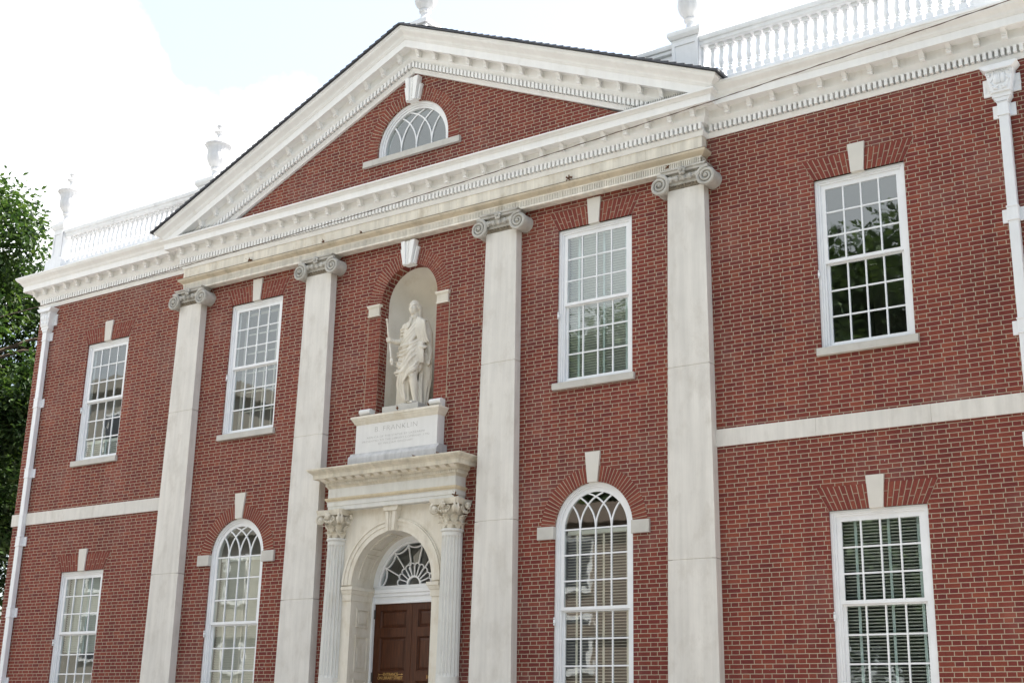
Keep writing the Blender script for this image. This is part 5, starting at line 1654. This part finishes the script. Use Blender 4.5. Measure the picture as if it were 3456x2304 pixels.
# ------------------------------------------------------------------ trees
def tree(name, base, height, crown_c, crown_r, n_cl, per, leaf, mat, seed, label, group, trunk_r=0.35, droop=0.3):
    rd = random.Random(seed)
    T = tag(empty(name, base), label, 'tree', group)
    bx, by, bz = base
    tr = MB()
    cl = []
    C = Vector(crown_c) - Vector(base); Rr = Vector(crown_r)
    tr.tube([(0, 0, -0.3), (0.1, 0, height * 0.18), (C.x * 0.25, C.y * 0.2, height * 0.4), (C.x * 0.6, C.y * 0.5, height * 0.65), (C.x, C.y, height * 0.9)], [trunk_r * 1.3, trunk_r, trunk_r * 0.8, trunk_r * 0.5, trunk_r * 0.12], 10)
    n_b = max(12, n_cl // 9)
    for i in range(n_b):
        while True:
            d = Vector((rd.uniform(-1, 1), rd.uniform(-1, 1), rd.uniform(-1, 1)))
            if 0.35 < d.length < 1: break
        d = d.normalized() * (0.45 + 0.47 * rd.random() ** 0.6)
        p = C + Vector((d.x * Rr.x, d.y * Rr.y, d.z * Rr.z))
        cl.append((p, d))
        br_ = 0.20 * (Rr.x + Rr.z) / 2
        for q_ in range(8):
            g = Vector((rd.uniform(-1, 1), rd.uniform(-1, 1), rd.uniform(-0.75, 0.75)))
            cl.append((p + g * br_, d))
    n_cl = len(cl)
    for i in range(0, n_cl, 9):
        p, d = cl[i]
        zt = max(height * 0.15, min(height * 0.7, p.z - 0.5 * Vector((p.x, p.y, 0)).length * 0.6))
        q = Vector((C.x * zt / height, C.y * zt / height, zt))
        mid = q.lerp(p, 0.5) + Vector((0, 0, 0.4))
        tr.tube([q, mid, p], [trunk_r * 0.22, trunk_r * 0.13, 0.02], 5)
    tr.build('trunk', 'bark', T, smooth=60)
    vs = []; fs = []
    for p, d in cl:
        cr = rd.uniform(0.6, 1.0) * (Rr.x + Rr.z) / 2 * 0.115
        for k in range(per):
            g = Vector([max(-1.7, min(1.7, rd.gauss(0, q_))) for q_ in (1, 1, 0.8)])
            c = p + g * cr * 0.62
            ax_ = (g * 0.6 + Vector((rd.uniform(-1, 1), rd.uniform(-1, 1), rd.uniform(-0.9, 0.35)))).normalized()
            sd = ax_.cross(Vector((rd.uniform(-0.5, 0.5), rd.uniform(-0.5, 0.5), 1))).normalized()
            L = leaf * rd.uniform(0.7, 1.3); Wd = L * 0.25
            up_ = sd.cross(ax_) * L * 0.08
            a = len(vs)
            vs += [tuple(c), tuple(c + ax_ * L * 0.45 + sd * Wd + up_), tuple(c + ax_ * L), tuple(c + ax_ * L * 0.45 - sd * Wd + up_)]
            fs.append((a, a + 1, a + 2, a + 3))
    cm = MB(); cm.v = vs; cm.f = fs
    cm.build('crown', mat, T, recalc=False)
    return T
tree('oak_tree', (-24.5, 7.0, 0), 19, (-25.6, 6.5, 12.0), (6.6, 5.5, 7.6), 660, 210, 0.24, 'leaf', 3, 'tall sunlit green oak whose crown fills the left edge beside the library', 'green trees beside the library', 0.45)
tree('oak_tree', (-23.5, 14.0, 0), 17, (-23.9, 14.0, 10.6), (5.8, 5.0, 6.6), 520, 190, 0.24, 'leaf', 11, 'darker green oak behind the left roof corner, its top showing past the balustrade', 'green trees beside the library', 0.40)

# the far side of the street, seen in the panes
for i, (x, y, h, r) in enumerate(((-1.0, -30, 22.0, 7.0), (-17.0, -40, 25.0, 6.5), (9.5, -34, 25, 7.0), (-9.0, -38, 21, 6.0))):
    tree('park_tree', (x, y, 0), h, (x, y, h * 0.60), (r, r, h * 0.40), 760, 120, 0.34, 'leaf_far', 40 + i,
         ['broad park tree mirrored in the right upstairs window', 'park tree behind the low brownstone house, mirrored in the window with closed blinds', 'tallest park tree across the street behind the viewer', 'park tree across the street beside the low brownstone house'][i], 'park trees across the street', 0.4)
for i, (x, y, h, r) in enumerate(((21.5, -4.5, 14.0, 4.2), (25.0, -11.0, 15.0, 4.8), (24.0, -19.0, 15.0, 4.8))):  # unseen trees, added to darken the right-hand sides of the pilasters
    tree('street_tree', (x, y, 0), h, (x, y, h * 0.60), (r, r, h * 0.40), 420, 90, 0.36, 'leaf_far', 60 + i,
         ['street tree on the pavement just right of the library', 'street tree at the right kerb opposite the library corner', 'street tree to the right on the far footpath'][i], 'street trees right of the view', 0.3)
def facing_house(name, label, x0, x1, y, h, mat, cols, rows, z00, dz, ww, wh):
    fh = tag(empty(name, ((x0 + x1) / 2, y, 0)), label, 'building')
    hw = (x1 - x0) / 2
    MB().box(-hw, hw, -8, 0, 0, h).box(-hw - 0.5, hw + 0.5, -8.3, 0.5, h, h + 0.8).box(-hw - 0.2, hw + 0.2, -8.1, 0.25, h * 0.55, h * 0.55 + 0.5).build('wall', mat, fh)
    for r_ in range(rows):
        for c_ in range(cols):
            xx = -hw + (2 * hw) * (c_ + 0.5) / cols - ww / 2; zz = z00 + r_ * dz
            f_ = MB().box(xx - 0.15, xx + ww + 0.15, 0.003, 0.12, zz - 0.2, zz + wh + 0.2).build('window_frame', 'white', fh)
            MB().box(xx, xx + ww, 0.0, 0.13, zz, zz + wh).build('window_pane', 'slate', f_)
facing_house('stone_house', 'tall pale stone house across the street, mirrored in the leftmost windows', -68, -43, -31, 21, 'palestone', 7, 5, 1.5, 3.9, 1.5, 2.4)
facing_house('stone_house', 'lower cream stone house across the street between the tall pale one and the brownstone', -42, -25, -31, 11.5, 'palestone', 5, 3, 1.2, 3.5, 1.4, 2.2)
facing_house('brownstone_house', 'low brownstone house across the street, mirrored in the right arched window', -24, -6.5, -30, 10.5, 'brownstone', 5, 3, 1.2, 3.3, 1.3, 2.0)
